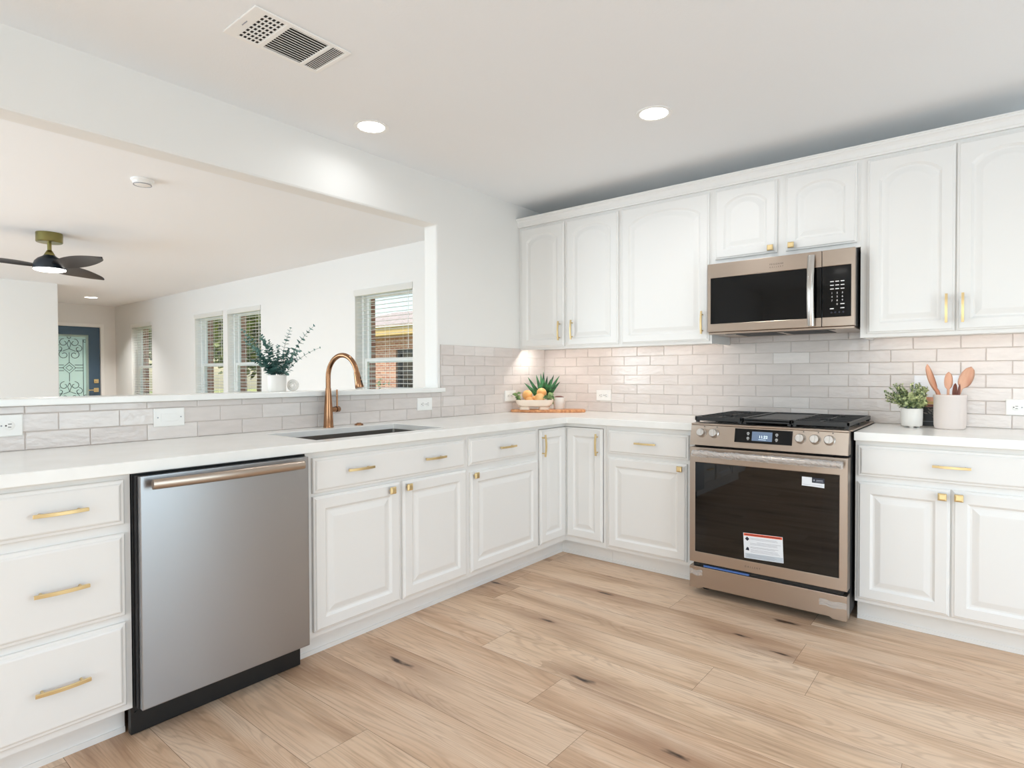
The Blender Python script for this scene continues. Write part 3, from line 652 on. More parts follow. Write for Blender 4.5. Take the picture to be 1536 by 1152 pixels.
# ------------------------------------------------------------------ microwave
MX0, MX1, MZ0, MZ1, MY = 1.4698, 2.2268, 1.4304, 1.8258, -.4104
t = thing('microwave', 'stainless over-the-range microwave mounted under the short wall cabinet', 'microwave', (MX0,0,MZ0)); L = lambda x: x-MX0; Z = lambda z: z-MZ0
bm = new(); box(bm, .002,MX1-MX0-.002,-.372,-.012,0,.398); obj('body', bm, M['gasket'], t, bevel=.002)
bm = new(); cells(bm, [.001,L(1.490),L(2.0160),L(2.0735)],[.001,Z(1.4785),Z(1.7425),Z(1.8255)], lambda x,z: not (L(1.490)<x<L(2.016) and Z(1.4785)<z<Z(1.7425)), -.4104,-.376, lambda u,v,w:(u,w,v))
dr = obj('door', bm, M['steel'], t, bevel=.0025)
bm = new(); box(bm, L(1.4903),L(2.0157),-.4085,-.380,Z(1.4788),Z(1.7422),.001); obj('window', bm, M['blackglass'], dr)
bm = new(); box(bm, L(2.0165),L(2.0733),-.4112,-.4101,Z(1.4785),Z(1.7415)); obj('black_strip', bm, M['blackglass'], dr)
bm = new(); n = 14; hz0, hz1 = Z(1.437), Z(1.806); hx0 = L(2.0265)
lp = []
for i in range(n+1):
    s = i/n; z = hz0+(hz1-hz0)*s; y = -.430-.022*math.sin(PI*s)
    lp.append([Vector((hx0-.018,y+.004,z)),Vector((hx0-.012,y-.006,z)),Vector((hx0,y-.009,z)),Vector((hx0+.012,y-.006,z)),Vector((hx0+.018,y+.004,z)),Vector((hx0,y+.008,z))])
loft(bm, lp)
for z in (hz0+.02,hz1-.02): tube(bm, [(hx0,-.409,z),(hx0,-.432,z)], .009, 10)
obj('handle', bm, M['steelp'], dr, autos=50)
bm = new(); cells(bm, [L(2.0755),L(2.2085),L(2.2258)],[.001,Z(1.480),Z(1.7415),Z(1.8255)], lambda x,z: not (x<L(2.2085) and Z(1.480)<z<Z(1.7415)), -.4104,-.376, lambda u,v,w:(u,w,v)); obj('panel_frame', bm, M['steel'], t, bevel=.0025)
bm = new(); box(bm, L(2.0755),L(2.2082),-.4108,-.378,Z(1.4803),Z(1.7412),.001); cp = obj('control_panel', bm, M['blackglass'], t)
yk = -.4113
for r, row in enumerate((('1','2','3'),('4','5','6'),('7','8','9'),(None,'0',None))):
    for c, s in enumerate(row):
        if s: text('key_digit', s, .0125, M['whiteprint'], cp, face_y(L(2.122+.024*c), yk, Z(1.6015-.0192*r)))
for r, z in enumerate((1.661,1.642,1.623)):
    for c in range(3): bm = new(); box(bm, L(2.122+.024*c)-.0085,L(2.122+.024*c)+.0085,yk-.0003,yk,Z(z)-.0022,Z(z)+.0022); obj('key_legend', bm, M['whiteprint'], cp)
for x, z in ((2.170,1.5448),(2.122,1.522),(2.170,1.524)): bm = new(); box(bm, L(x)-.009,L(x)+.009,yk-.0003,yk,Z(z)-.0024,Z(z)+.0024); obj('key_legend', bm, M['whiteprint'], cp)
bm = new()
for c in range(4): tube(bm, [(L(2.120+.018*c),yk-.0003,Z(1.5025)),(L(2.120+.018*c),yk,Z(1.5025))], .0045, 12)
obj('touch_icons', bm, M['inkdark'], cp)
text('logo_lettering', 'FRIGIDAIRE', .0115, M['greyprint'], dr, face_y(L(1.851),-.4106,Z(1.7845)), spacing=1.25)
text('logo_lettering', 'GALLERY', .0105, M['greyprint'], dr, face_y(L(1.851),-.4106,Z(1.7690)), spacing=1.9)
bm = new(); box(bm, .004,MX1-MX0-.004,-.40,-.02,-.012,-.0005,.002); up = obj('underside', bm, M['steel'], t)
bm = new(); 
for a,b in ((.14,.36),(.40,.62)): box(bm, a,b,-.33,-.12,-.0145,-.0122)
obj('grease_filter', bm, M['gasket'], up)
bm = new(); box(bm, .10,.66,-.395,-.352,-.014,-.0122); obj('vent_slot', bm, M['black'], up)

# ------------------------------------------------------------------ range
RX0, RX1 = 1.4965, 2.2535; RW = RX1-RX0
t = thing('gas_range', 'stainless slide-in gas range with black grates between the base cabinets', 'stove', (RX0,0,0)); L = lambda x: x-RX0
bm = new(); box(bm, .003,RW-.003,-.66,-.03,.05,.9135); obj('body', bm, M['gasket'], t)
bm = new(); box(bm, -.005,RW+.005,-.6435,-.014,.9148,.9235); box(bm, .0005,RW-.0005,-.705,-.6435,.9148,.9235); ck = obj('cooktop', bm, M['steel'], t, bevel=.002)
bm = new(); box(bm, .03,RW-.03,-.665,-.05,.9238,.9262); obj('burner_tray', bm, M['enamel'], ck, bevel=.001)
# control panel: sloped fascia
PB, PT = Vector((0,-.7277,.808)), Vector((0,-.702,.9235))
bm = new(); prism(bm, [(-.7277,.808),(-.702,.9143),(-.66,.9143),(-.66,.808)], 'x', .0005, RW-.0005); pn = obj('control_panel', bm, M['steel'], t, bevel=.002)
up_ = (PT-PB).normalized(); out_ = Vector((0,-up_.z,up_.y)); 
def PM(x, z, off=0.0):
    s = (z-PB.z)/up_.z; o = PB+up_*s+out_*off
    m = Matrix(((1,0,0,x),(0,up_.y,out_.y,o.y),(0,up_.z,out_.z,o.z),(0,0,0,1))); return m   # local x right, y up the slope, z outward
bm = new(); box(bm, L(1.733)-L(1.8715),L(2.010)-L(1.8715),-.0355,.0355,.0004,.002); dp = obj('display_panel', bm, M['blackglass'], pn, mtx=PM(L(1.8715),.872))
bm = new(); box(bm, -.049,.049,-.0235,.0235,.0021,.0026); sc = obj('screen', bm, M['screen'], dp, loc=(-.003,.0,0))
text('clock_digits', '11:22', .0195, M['digits'], sc, Matrix.Translation((.006,-.003,.0028)))
bm = new(); box(bm, -.016,.02,-.0165,-.0155,.0026,.0029); obj('screen_underline', bm, M['digits'], sc)
for x in (-.071,.067):
    for y in (.013,-.012):
        bm = new(); lp = [(x+.0055*math.cos(2*PI*k/14), y+.0055*math.sin(2*PI*k/14), .0024) for k in range(15)]; tube(bm, lp, .0009, 5); box(bm, x-.001,x+.001,y-.003,y+.004,.0021,.0027); box(bm, x-.004,x+.004,y-.0095,y-.0085,.0021,.0027); obj('touch_icon', bm, M['whiteprint'], dp)
for x in (1.559,1.626,2.047,2.112,2.174):
    bm = new(); lathe(bm, [(0,0),(.0245,0),(.0245,.005),(.0215,.008),(.0205,.026),(.0185,.029),(0,.029)], seg=28)
    o = obj('knob', bm, M['chrome'], pn, mtx=PM(L(x)+.0,.8735,.0006), autos=40)
    bm = new(); box(bm, -.0045,.0045,-.017,.017,.0285,.036,.0015); obj('grip', bm, M['chrome'], o)
    bm = new(); box(bm, -.0015,.0015,.0185,.0215,.012,.022); obj('pointer', bm, M['black'], o)
    bm = new(); lathe(bm, [(0,.0),(.0028,.0),(.0028,.0005),(0,.0005)], seg=10); obj('burner_mark', bm, M['black'], pn, mtx=PM(L(x)+.012,.9075,.0006))
# oven door
gx0, gx1, gz0, gz1 = L(1.528), L(2.2175), .235, .716
bm = new(); cells(bm, [.001,gx0,gx1,RW-.001],[.177,gz0,gz1,.797], lambda x,z: not (gx0<x<gx1 and gz0<z<gz1), -.7277,-.664, lambda u,v,w:(u,w,v)); od = obj('oven_door', bm, M['steel'], t, bevel=.0025)
bm = new(); box(bm, gx0+.0003,gx1-.0003,-.7262,-.720,gz0+.0003,gz1-.0003); obj('window', bm, M['ovenglass'], od)
bm = new(); cells(bm, [gx0+.002,gx0+.06,gx1-.075,gx1-.002],[gz0+.002,gz0+.06,gz1-.06,gz1-.002], lambda x,z: not (gx0+.06<x<gx1-.075 and gz0+.06<z<gz1-.06), -.716,-.713, lambda u,v,w:(u,w,v)); obj('window_mask', bm, M['enamel'], od)
bm = new(); box(bm, gx0+.002,gx1-.002,-.668,-.6645,gz0+.002,gz1-.002); cv = obj('cavity_wall', bm, M['cavity'], od)
bm = new()
for z in (.575,.405): tube(bm, [(gx0+.05,-.690,z),(gx1-.06,-.690,z)], .0022, 6)
obj('rack', bm, M['antique'], cv)
bm = new(); hz = .7705; tube(bm, [(L(1.537),-.777,hz),(L(2.2345),-.777,hz)], .0135, 16)
for x in (L(1.56),L(2.21)): tube(bm, [(x,-.7275,hz),(x,-.775,hz)], .010, 10)
hn = obj('handle', bm, M['steel'], od, autos=40)
rnd = random.Random(3); bm = new(); lp = []
for i in range(70):
    x = L(1.533)+.706*i/69; tw = rnd.uniform(-.3,.3)
    lp.append([Vector((x+rnd.uniform(-.002,.002),-.777+(.0160+rnd.uniform(-.0015,.0035))*math.cos(2*PI*k/14+tw*.2),hz-.001+(.0165+rnd.uniform(-.0015,.0038))*math.sin(2*PI*k/14+tw*.2))) for k in range(14)])
loft(bm, lp); obj('protective_film', bm, M['filmm'], hn)
# drawer and feet
bm = new(); dz0, dz1 = .044, .155
prism(bm, [(.0015,dz0-.006),(.06,dz0-.006),(.075,dz0+.003),(RW-.075,dz0+.003),(RW-.06,dz0-.006),(RW-.0015,dz0-.006),(RW-.0015,dz1),(.0015,dz1)], 'y', -.7277, -.664); dw = obj('drawer', bm, M['steel'], t, bevel=.002)
bm = new(); box(bm, .02,RW-.02,-.716,-.662,.156,.176); obj('shadow_gap', bm, M['black'], t)
bm = new(); box(bm, L(1.575),L(1.81),-.7275,-.7165,.1585,.1665); obj('tape_strip', bm, M['bluetape'], dw)
for x0_, x1_, zc_ in ((.0,.075,.122),(RW-.12,RW,.108)):
    bm = new(); g = 9; vv = [[bm.verts.new((x0_+.002+(x1_-x0_-.004)*i/g, -.7287-rnd.uniform(0,.0016), zc_-.015+.03*j/4+rnd.uniform(-.002,.002)+(.004 if 0<i<g else 0)*math.sin(i))) for j in range(5)] for i in range(g+1)]
    for i in range(g):
        for j in range(4): bm.faces.new((vv[i][j],vv[i+1][j],vv[i+1][j+1],vv[i][j+1]))
    obj('clear_tape', bm, M['filmm'], dw)
for x in (.045,RW-.045):
    bm = new(); lathe(bm, [(0,0),(.018,0),(.018,.006),(.008,.010),(.008,.05),(0,.05)], seg=16); obj('foot', bm, M['black'], t, (x,-.60,.0005))
    bm = new(); lathe(bm, [(0,0),(.018,0),(.018,.006),(.008,.010),(.008,.05),(0,.05)], seg=16); obj('foot', bm, M['black'], t, (x,-.10,.0005))
text('logo_lettering', 'GALLERY', .0125, M['greyprint'], od, face_y(L(1.828),-.7279,.2055), spacing=1.7)
# stickers on the oven glass
tilt = Matrix.Translation((L(1.879),-.7265,.3165)) @ Matrix.Rotation(-.042,4,'Y')
bm = new(); box(bm, -.0945,.0945,-.0007,0,-.064,.064); ws = obj('warning_label', bm, M['paper'], od, mtx=tilt)
bm = new(); box(bm, -.0925,.0925,-.0011,-.0007,.0505,.0625); obj('orange_band', bm, M['orange'], ws)
bm = new(); box(bm, -.085,.085,-.0014,-.0011,.055,.058); obj('band_print', bm, M['inkdark'], ws)
bm = new(); box(bm, -.089,.0925,-.0009,-.0007,-.062,-.038); obj('blue_band', bm, M['inkblue'], ws)
bm = new(); rnd = random.Random(11)
for i,z in enumerate((.040,.034,.020,.014,.008,-.004,-.009,-.018,-.024,-.030,-.044,-.050,-.056)):
    a = -.062 if z > -.035 else -.08
    if i in (2,): a = -.03
    box(bm, a,rnd.uniform(.05,.088),-.0011,-.0008,z-.0006,z+.0006)
obj('printed_lines', bm, M['inkgrey'], ws)
bm = new(); prism(bm, [(-.087,.035),(-.076,.046),(-.065,.035),(-.076,.024)], 'y', -.0011, -.0008); prism(bm, [(-.086,-.022),(-.068,-.024),(-.070,-.010),(-.078,-.006)], 'y', -.0011,-.0008); obj('hazard_icons', bm, M['inkdark'], ws)
tilt = Matrix.Translation((L(2.106),-.7265,.671)) @ Matrix.Rotation(.01,4,'Y')
bm = new(); prism(bm, [(-.049,-.0205),(-.005,-.0205),(.049,-.0225),(.049,-.002),(-.005,-.002),(-.005,.0225),(-.049,.0225)], 'y', -.0007, 0); es = obj('info_sticker', bm, M['paper'], od, mtx=tilt)
bm = new(); box(bm, -.0045,.049,-.0008,-.0001,-.0015,.0225); obj('navy_panel', bm, M['inkdark'], es)
bm = new(); box(bm, .014,.043,-.0011,-.0008,.009,.013); box(bm, .012,.045,-.0011,-.0008,.004,.006); box(bm, .001,.008,-.0011,-.0008,.006,.014); obj('panel_print', bm, M['inkgrey'], es)
bm = new(); box(bm, -.044,.045,-.001,-.0008,-.0135,-.0125); obj('printed_lines', bm, M['inkgrey'], es)
# grates
def grate(x0, x1):
    bm = new(); y0, y1, z0, z1 = -.668, -.058, .944, .958; b = .0055
    for x in (x0+b,x1-b): box(bm, x-b,x+b,y0,y1,z0-.003,z1,.0015)
    n = 9
    for i in range(n):
        y = y0+b+(y1-y0-2*b)*i/(n-1); th = .011 if i in (0,n-1) else .0045
        if i in (0,n-1): box(bm, x0,x1,y-b,y+b,z0-.008,z1,.0015)
        elif i in (2,6): 
            xm = (x0+x1)/2; box(bm, x0+.004,xm-.03,y-th,y+th,z0+.002,z1,.001); box(bm, xm+.03,x1-.004,y-th,y+th,z0+.002,z1,.001)
        else: box(bm, x0+.004,x1-.004,y-th,y+th,z0+.002,z1,.001)
    xm = (x0+x1)/2
    for a,c in ((y0+.012,y0+.115),(y0+.19,y1-.19),(y1-.115,y1-.012)): box(bm, xm-.0045,xm+.0045,a,c,z0+.002,z1,.001)
    for x in (x0+.012,x1-.012):
        for y in (y0+.012,(y0+y1)/2,y1-.012): box(bm, x-.008,x+.008,y-.008,y+.008,.9264,z0,.001)
    return bm
gs = [(.006,.2575),(.2585,.498),(.499,RW-.006)]
g0 = obj('grate', grate(*gs[0]), M['iron'], t); obj('grate', grate(*gs[2]), M['iron'], t)
bm = new(); x0, x1 = gs[1]; box(bm, x0,x1,-.668,-.058,.944,.953,.002)
for a,b,c,d in ((x0,x1,-.668,-.657),(x0,x1,-.069,-.058),(x0,x0+.011,-.668,-.058),(x1-.011,x1,-.668,-.058)): box(bm, a,b,c,d,.937,.959,.002)
for x in (x0+.012,x1-.012):
    for y in (-.656,-.07): box(bm, x-.008,x+.008,y-.008,y+.008,.9264,.944,.001)
obj('griddle', bm, M['iron'], t)
for x,y,r in ((.13,-.53,.046),(.13,-.2,.036),(RW-.13,-.53,.05),(RW-.13,-.2,.036)):
    bm = new(); lathe(bm, [(0,.9264),(r,.9264),(r*1.02,.932),(r*.8,.9345),(r*.8,.9395),(r*.7,.9415),(0,.9415)], (x,y,0), 24); obj('burner', bm, M['iron'], t, autos=40)

# ------------------------------------------------------------------ outlets and switch (local frame: plate in xz, -y out)
def outlet(label, loc, rotz, kind='outlet', w=.1225):
    t = thing('wall_outlet' if kind == 'outlet' else 'light_switch', label, kind if kind == 'outlet' else 'switch', loc, rotz, 'white outlet plates' if kind=='outlet' else None)
    bm = new(); loft(bm, [[Vector((x,-d,z)) for x,z in ((-a,-b),(a,-b),(a,b),(-a,b))] for a,b,d in ((w/2,.039,0),(w/2,.039,.004),(w/2-.003,.036,.006))]); obj('cover_plate', bm, M['white_plastic'], t)
    if kind == 'outlet':
        for s in (-1,1):
            bm = new(); lathe(bm, [(0,0),(.0165,0),(.0165,.0012),(.0155,.0018),(0,.0018)], mtx=Matrix.Rotation(PI/2,4,'X')); so = obj('socket', bm, M['white_plastic'], t, (s*.0215,-.006,0), autos=40)
            bm = new(); box(bm, -.003,.0075,-.0022,-.0017,.0045,.0068); box(bm, -.003,.006,-.0022,-.0017,-.0068,-.0045); lathe(bm, [(0,.0017),(.0028,.0017),(.0028,.0022),(0,.0022)], (-.009*1,0,0), 10, Matrix.Rotation(PI/2,4,'X')); obj('slots', bm, M['dark_slot'], so)
    else:
        bm = new(); box(bm, -.034,.034,-.0085,-.0055,-.0165,.0165,.001); obj('rocker', bm, M['white_plastic'], t)
    for s in ((0,) if kind=='outlet' else (-.046,.046)):
        bm = new(); lathe(bm, [(0,.0),(.0028,.0),(.0028,.0008),(0,.0008)], seg=10, mtx=Matrix.Rotation(PI/2,4,'X')); obj('screw', bm, M['inkgrey'], t, (s,-.006,0))
outlet('white outlet under the ledge at the left end of the counter', (.0092,-3.327,1.0085), R90)
outlet('white blank-rocker switch plate under the ledge above the dishwasher', (.0092,-2.769,1.0085), R90, 'switch')
outlet('white outlet on the left wall tiles under the end of the ledge', (.0092,-1.291,1.006), R90)
outlet('white outlet on the left wall tiles half behind the fruit bowl', (.0092,-.447,1.033), R90)
outlet('white outlet on the tiles between cutting board and stove', (.545,-.0092,1.0345), 0)
outlet('white outlet on the tiles right of the spoon crock', (2.877,-.0092,1.021), 0)

# ------------------------------------------------------------------ ceiling fittings
def downlight(x, y, label, watt, r=.073):
    t = thing('recessed_downlight', label, 'ceiling light', (x,y,CEIL), group='recessed ceiling lights')
    bm = new(); prof = [(r+.014,-.0005),(r+.013,-.004),(r+.004,-.0055),(r-.002,-.003),(r-.006,-.0025),(r-.006,-.0005)]
    lathe_ring(bm, prof); obj('trim_ring', bm, M['trim'], t, autos=40)
    bm = new(); lathe(bm, [(0,-.0006),(r-.0065,-.0006),(r-.0065,-.0022),(0,-.0022)], seg=32); obj('lens', bm, M['glow'], t, autos=40)
    l = lamp('downlight_beam', 'AREA', (0,0,-.008), watt, (.94,.975,1), shape='DISK', size=.11, spread=math.radians(158)); l.parent = t
    return t
def lathe_ring(bm, prof, seg=36):
    L_ = [[bm.verts.new((r*math.cos(2*PI*k/seg), r*math.sin(2*PI*k/seg), z)) for k in range(seg)] for r,z in prof]
    for a,b in zip(L_, L_[1:]+L_[:1]):
        for k in range(seg): bm.faces.new((a[k],a[(k+1)%seg],b[(k+1)%seg],b[k]))
downlight(.301,-1.91,'round recessed ceiling light above the sink', 0.9)
downlight(1.482,-1.133,'round recessed ceiling light in front of the stove', 3.6)
for x,y in ((3.6,-2.3),(2.9,-4.6),(1.3,-5.2)): downlight(x,y,'round recessed ceiling light behind the camera', 3.5)
t = thing('recessed_downlight', 'small glowing recessed ceiling light near the front door', 'ceiling light', (-8.5,-.70,CEIL), group='recessed ceiling lights')
bm = new(); lathe_ring(bm, [(.1,-.0005),(.099,-.004),(.09,-.005),(.085,-.0025),(.085,-.0005)]); obj('trim_ring', bm, M['trim'], t, autos=40)
bm = new(); lathe(bm, [(0,-.0006),(.0845,-.0006),(.0845,-.0022),(0,-.0022)]); obj('lens', bm, M['glow'], t)
l = lamp('downlight_beam', 'AREA', (0,0,-.008), 17, (.98,.98,.96), shape='DISK', size=.15, spread=math.radians(110)); l.parent = t
t = thing('smoke_detector', 'round white smoke detector on the living room ceiling', 'smoke detector', (-1.5,-2.342,CEIL))
bm = new(); lathe(bm, [(0,-.0005),(.066,-.0005),(.066,-.012),(.062,-.016),(.058,-.017),(.056,-.030),(.045,-.036),(0,-.038)], seg=36); obj('housing', bm, M['white_plastic'], t, autos=30)
bm = new(); lathe_ring(bm, [(.052,-.033),(.053,-.0365),(.049,-.0365),(.048,-.034)]); obj('grille_ring', bm, M['inkgrey'], t)
t = thing('air_vent', 'white rectangular three-section air vent in the kitchen ceiling', 'vent', (.688,-2.588,CEIL))
hx, hy = .121, .195; s1, s2 = -.040, .1035; m_ = .019
secs = [(-.147,-.070), (-.050,.106), (.122,.178)]
ys = sorted([-hy,hy]+[v for s in secs for v in s]); xs = [-hx,-hx+m_,hx-m_,hx]
bm = new(); cells(bm, xs, ys, lambda x,y: not (-hx+m_<x<hx-m_ and any(a<y<b for a,b in secs)), -.0075,-.0005, lambda u,v,w:(u,v,w)); obj('frame', bm, M['trim'], t, bevel=.003)
bm = new(); box(bm, -hx+.004,hx-.004,-hy+.004,hy-.004,-.0009,-.0004); obj('dark_duct_backing', bm, M['dark_slot'], t)  # flat dark plate, its colour stands in for the shade inside the duct
a, b = secs[0]; bm = new(); n = 8
for i in range(n+1): x = -hx+m_+(2*hx-2*m_)*i/n; box(bm, x-.0042,x+.0042,a,b,-.0056,-.0040)
for i in range(6): y = a+(b-a)*i/5; box(bm, -hx+m_,hx-m_,y-.0026,y+.0026,-.0038,-.0022)
obj('grid_louvres', bm, M['trim'], t)
a, b = secs[1]; bm = new(); n = 13
for i in range(n): x = -hx+m_+(2*hx-2*m_)*(i+.5)/n; vs = box(bm, x-.0040,x+.0040,a,b,-.0042,-.0030); [setattr(v.co,'z',v.co.z+(v.co.x-x)*-.35) for v in vs]
obj('long_louvres', bm, M['trim'], t)
a, b = secs[2]; bm = new(); n = 7
for i in range(n): y = a+(b-a)*(i+.5)/n; vs = box(bm, -hx+m_,hx-m_,y-.0025,y+.0025,-.0042,-.0030); [setattr(v.co,'z',v.co.z+(v.co.y-y)*.5) for v in vs]
obj('cross_louvres', bm, M['trim'], t)
bm = new(); box(bm, -.018,.018,-hy+.022,-hy+.0235,-.0105,-.0078); obj('damper_lever', bm, M['inkgrey'], t)

# ------------------------------------------------------------------ ceiling fan
t = thing('ceiling_fan', 'dark navy three-blade ceiling fan with a lit round lamp and brass canopy', 'ceiling fan', (-3.735,-2.322,CEIL))
bm = new(); lathe(bm, [(0,-.0005),(.098,-.0005),(.098,-.078),(.092,-.084),(0,-.084)], seg=36); obj('canopy', bm, M['antique'], t, autos=40)
bm = new(); lathe(bm, [(0,-.0845),(.016,-.0845),(.016,-.15),(.022,-.156),(.040,-.19),(.040,-.194),(0,-.194)], seg=24); obj('downrod', bm, M['antique'], t, autos=40)
bm = new(); lathe(bm, [(0,-.1945),(.041,-.1945),(.052,-.205),(.085,-.225),(.108,-.25),(.118,-.278),(.122,-.30),(.122,-.318),(0,-.318)], seg=36); obj('motor_housing', bm, M['navy'], t, autos=40)
bm = new(); lathe(bm, [(0,-.3185),(.118,-.3185),(.116,-.326),(.095,-.334),(.05,-.338),(0,-.339)], seg=36); obj('lamp_lens', bm, M['glow'], t, autos=60)
l = lamp('fan_lamp_beam', 'AREA', (0,0,-.345), 8, (.95,.98,1), shape='DISK', size=.2); l.parent = t
_rv = Vector((math.cos(YAW), math.sin(YAW), 0)); _dv = Vector((-math.sin(YAW), math.cos(YAW), 0))
for ang in (-26, 94, 214):
    a = math.radians(ang); u = _rv*math.cos(a)+_dv*math.sin(a); v = Vector((-u.y,u.x,0)); bm = new(); loops = []; n = 18
    for i in range(n+1):
        s = i/n; r = .085+.69*s; wd = (.032+.052*math.sin(PI*min(1,s*1.02)**.8)**.9)*(1 if s < .86 else max(.12, math.sqrt(max(0,1-((s-.86)/.145)**2))))
        tw = -math.radians(27-13*s); c = u*r+v*(.035*math.sin(PI*s)) + Vector((0,0,-.292+.018*math.sin(PI*s*.9)))
        dirw = v*math.cos(tw)+Vector((0,0,math.sin(tw))); nrm = u.cross(dirw)
        loops.append([c+dirw*wd*k+nrm*h for k,h in ((-1,0),(-.5,.008),(0,.010),(.5,.008),(1,0),(.5,-.004),(0,-.005),(-.5,-.004))])
    loft(bm, loops); obj('blade', bm, M['blade'], t, autos=50)

# ------------------------------------------------------------------ leaves
def leaf(bm, c, d, n, L, w, k=5, cup=.12):
    """pointed oval leaf from c along d with normal n"""
    d = d.normalized(); s = d.cross(n).normalized(); n = s.cross(d).normalized(); mid = []; lf = []; rt = []
    for i in range(k+1):
        q = i/k; ww = w/2*math.sin(PI*min(.97,max(.06,q))**.85); p = c+d*L*q+n*(-cup*L*q*q)
        mid.append(bm.verts.new(p)); lf.append(bm.verts.new(p-s*ww+n*ww*.25)); rt.append(bm.verts.new(p+s*ww+n*ww*.25))
    for i in range(k):
        bm.faces.new((lf[i],mid[i],mid[i+1],lf[i+1])); bm.faces.new((mid[i],rt[i],rt[i+1],mid[i+1]))
def rv(rnd): 
    while True:
        v = Vector((rnd.uniform(-1,1),rnd.uniform(-1,1),rnd.uniform(-1,1)))
        if .1 < v.length < 1: return v.normalized()
CAMR, CAMD = _rv, _dv     # plan directions across and along the view; used to lay out plant arrangements
# eucalyptus on the ledge
t = thing('potted_eucalyptus', 'eucalyptus branches in a white pot standing on the bar ledge', 'plant', (-.068,-2.228,1.1052))
bm = new(); lathe(bm, [(0,0),(.041,0),(.044,.006),(.045,.05),(.0455,.082),(.0435,.084),(.041,.078),(.039,.03),(0,.03)], seg=36); obj('pot', bm, M['ceramic'], t, autos=40)
bm = new(); lathe(bm, [(0,.031),(.0385,.031),(.040,.066),(0,.07)], seg=24); obj('soil', bm, M['soil'], t)
rnd = random.Random(8)
for (dx, dz, dd, dense, sz) in ((-.135,.245,.0,1.0,1.0),(-.115,.19,-.03,1.2,1.15),(-.07,.215,.03,1.2,1.15),(-.06,.12,-.04,1.3,1.0),(-.10,.09,.02,1.1,1.0),(-.03,.19,.0,1,.9),(.015,.165,-.03,1.1,.9),(.05,.255,.02,.9,.95),(.05,.15,.0,1.2,1.0),(.145,.265,.01,.9,1.15),(.10,.14,-.03,1.1,.9),(.165,.155,.02,.6,.75),(.07,.10,.03,1.2,.9)):
    dx *= 1.28; base_ = Vector((0,0,.066))+CAMR*dx*.14; end = Vector((0,0,.068+dz))+CAMR*dx+CAMD*dd
    mid_ = (base_+end)/2+Vector((0,0,.03))-CAMR*dx*.16; pts = [base_*(1-s)**2+mid_*2*s*(1-s)+end*s*s for s in [i/12 for i in range(13)]]
    bm = new(); tube(bm, pts, [.0016-.0009*i/12 for i in range(13)], 6); st = obj('stem', bm, M['stem'], t)
    bm = new(); n = int(15*dense)
    for i in range(n):
        s = .1+.9*i/(n-1); p = base_*(1-s)**2+mid_*2*s*(1-s)+end*s*s; tg = ((mid_-base_)*(1-s)+(end-mid_)*s).normalized()
        a = rnd.uniform(0,6.28); e1, e2 = frame_for(tg)
        for k in (0,1):
            o = (e1*math.cos(a+k*PI)+e2*math.sin(a+k*PI)); L_ = (.034-.019*s)*sz*rnd.uniform(.8,1.15); leaf(bm, p, o+tg*.45, tg+rv(rnd)*.4, L_, L_*.92, 4, .05)
    obj('leaves', bm, M['euc'], st)
t = thing('ring_ornament', 'small white ring-shaped knot ornament beside the eucalyptus pot', 'ornament', (-.05,-2.150,1.1052))
bm = new(); ax = CAMR
def torus(bm, c, R, r, ax1, ax2): tube(bm, [c+ax1*R*math.cos(2*PI*i/32)+ax2*R*math.sin(2*PI*i/32) for i in range(33)], r, 10)
torus(bm, Vector((0,0,.031)), .0235, .0072, CAMR, Vector((0,0,1))); obj('outer_ring', bm, M['ceramic'], t, smooth=True)
bm = new(); torus(bm, Vector((0,0,.031))-CAMD*.006, .0105, .005, CAMR, Vector((0,0,1))); obj('inner_ring', bm, M['ceramic'], t, smooth=True)

# cutting board with bowl, fruit, succulent and cup in the corner
BO = Vector((.240,-.292,0)); BU = Vector((.80,.60,0)); BV = Vector((-.60,.80,0)); BANG = math.atan2(.6,.8); BZ = .9345
def onb(u, v, z): return BO+BU*u+BV*v+Vector((0,0,z))
bm = new(); outl = [(-.27,-.012),(-.265,-.020),(-.20,-.022),(-.175,-.05),(-.14,-.068),(.0,-.080),(.15,-.082),(.24,-.07),(.27,-.045),(.275,0),(.27,.045),(.24,.068),(.15,.08),(0,.078),(-.14,.066),(-.175,.05),(-.20,.022),(-.265,.020),(-.27,.012)]
def ins(k): return [(u-(.004*k if u>0 else -.004*k), v-(.004*k if v>0 else -.004*k)) for u,v in outl]
loft(bm, [[Vector((u,v,z)) for u,v in ins(k)] for k,z in ((1,.0002),(0,.004),(0,.0162),(1,.0202))])
o = tag(obj('cutting_board', bm, M['board'], None, BO+Vector((0,0,.9142)), (0,0,BANG)), 'acacia wood paddle cutting board lying across the counter corner', 'cutting board')
t = thing('fruit_bowl', 'long cream footed bowl of fruit on the cutting board', 'bowl', onb(-.098,-.022,BZ), BANG)
bm = new()
def rrl(hx,hy,z,r): return rr(hx,hy,r,z,4)
loft(bm, [rrl(.085,.035,.020,.03),rrl(.115,.048,.027,.035),rrl(.130,.055,.045,.035),rrl(.136,.058,.070,.035),rrl(.1335,.0555,.0715,.034),rrl(.130,.052,.068,.033),rrl(.124,.049,.046,.033),rrl(.108,.042,.033,.03),rrl(.06,.03,.030,.02)]); obj('dish', bm, M['cream'], t, autos=35)
for s in (-1,1):
    bm = new(); loft(bm, [[Vector((s*.070+x,y,z)) for x,y,z in rrl(.036*k,.036*k,z_,.02)] for k,z_ in ((1.05,.0),(1.0,.004),(1.0,.016),(1.25,.0235))]); obj('foot', bm, M['cream'], t, autos=35)
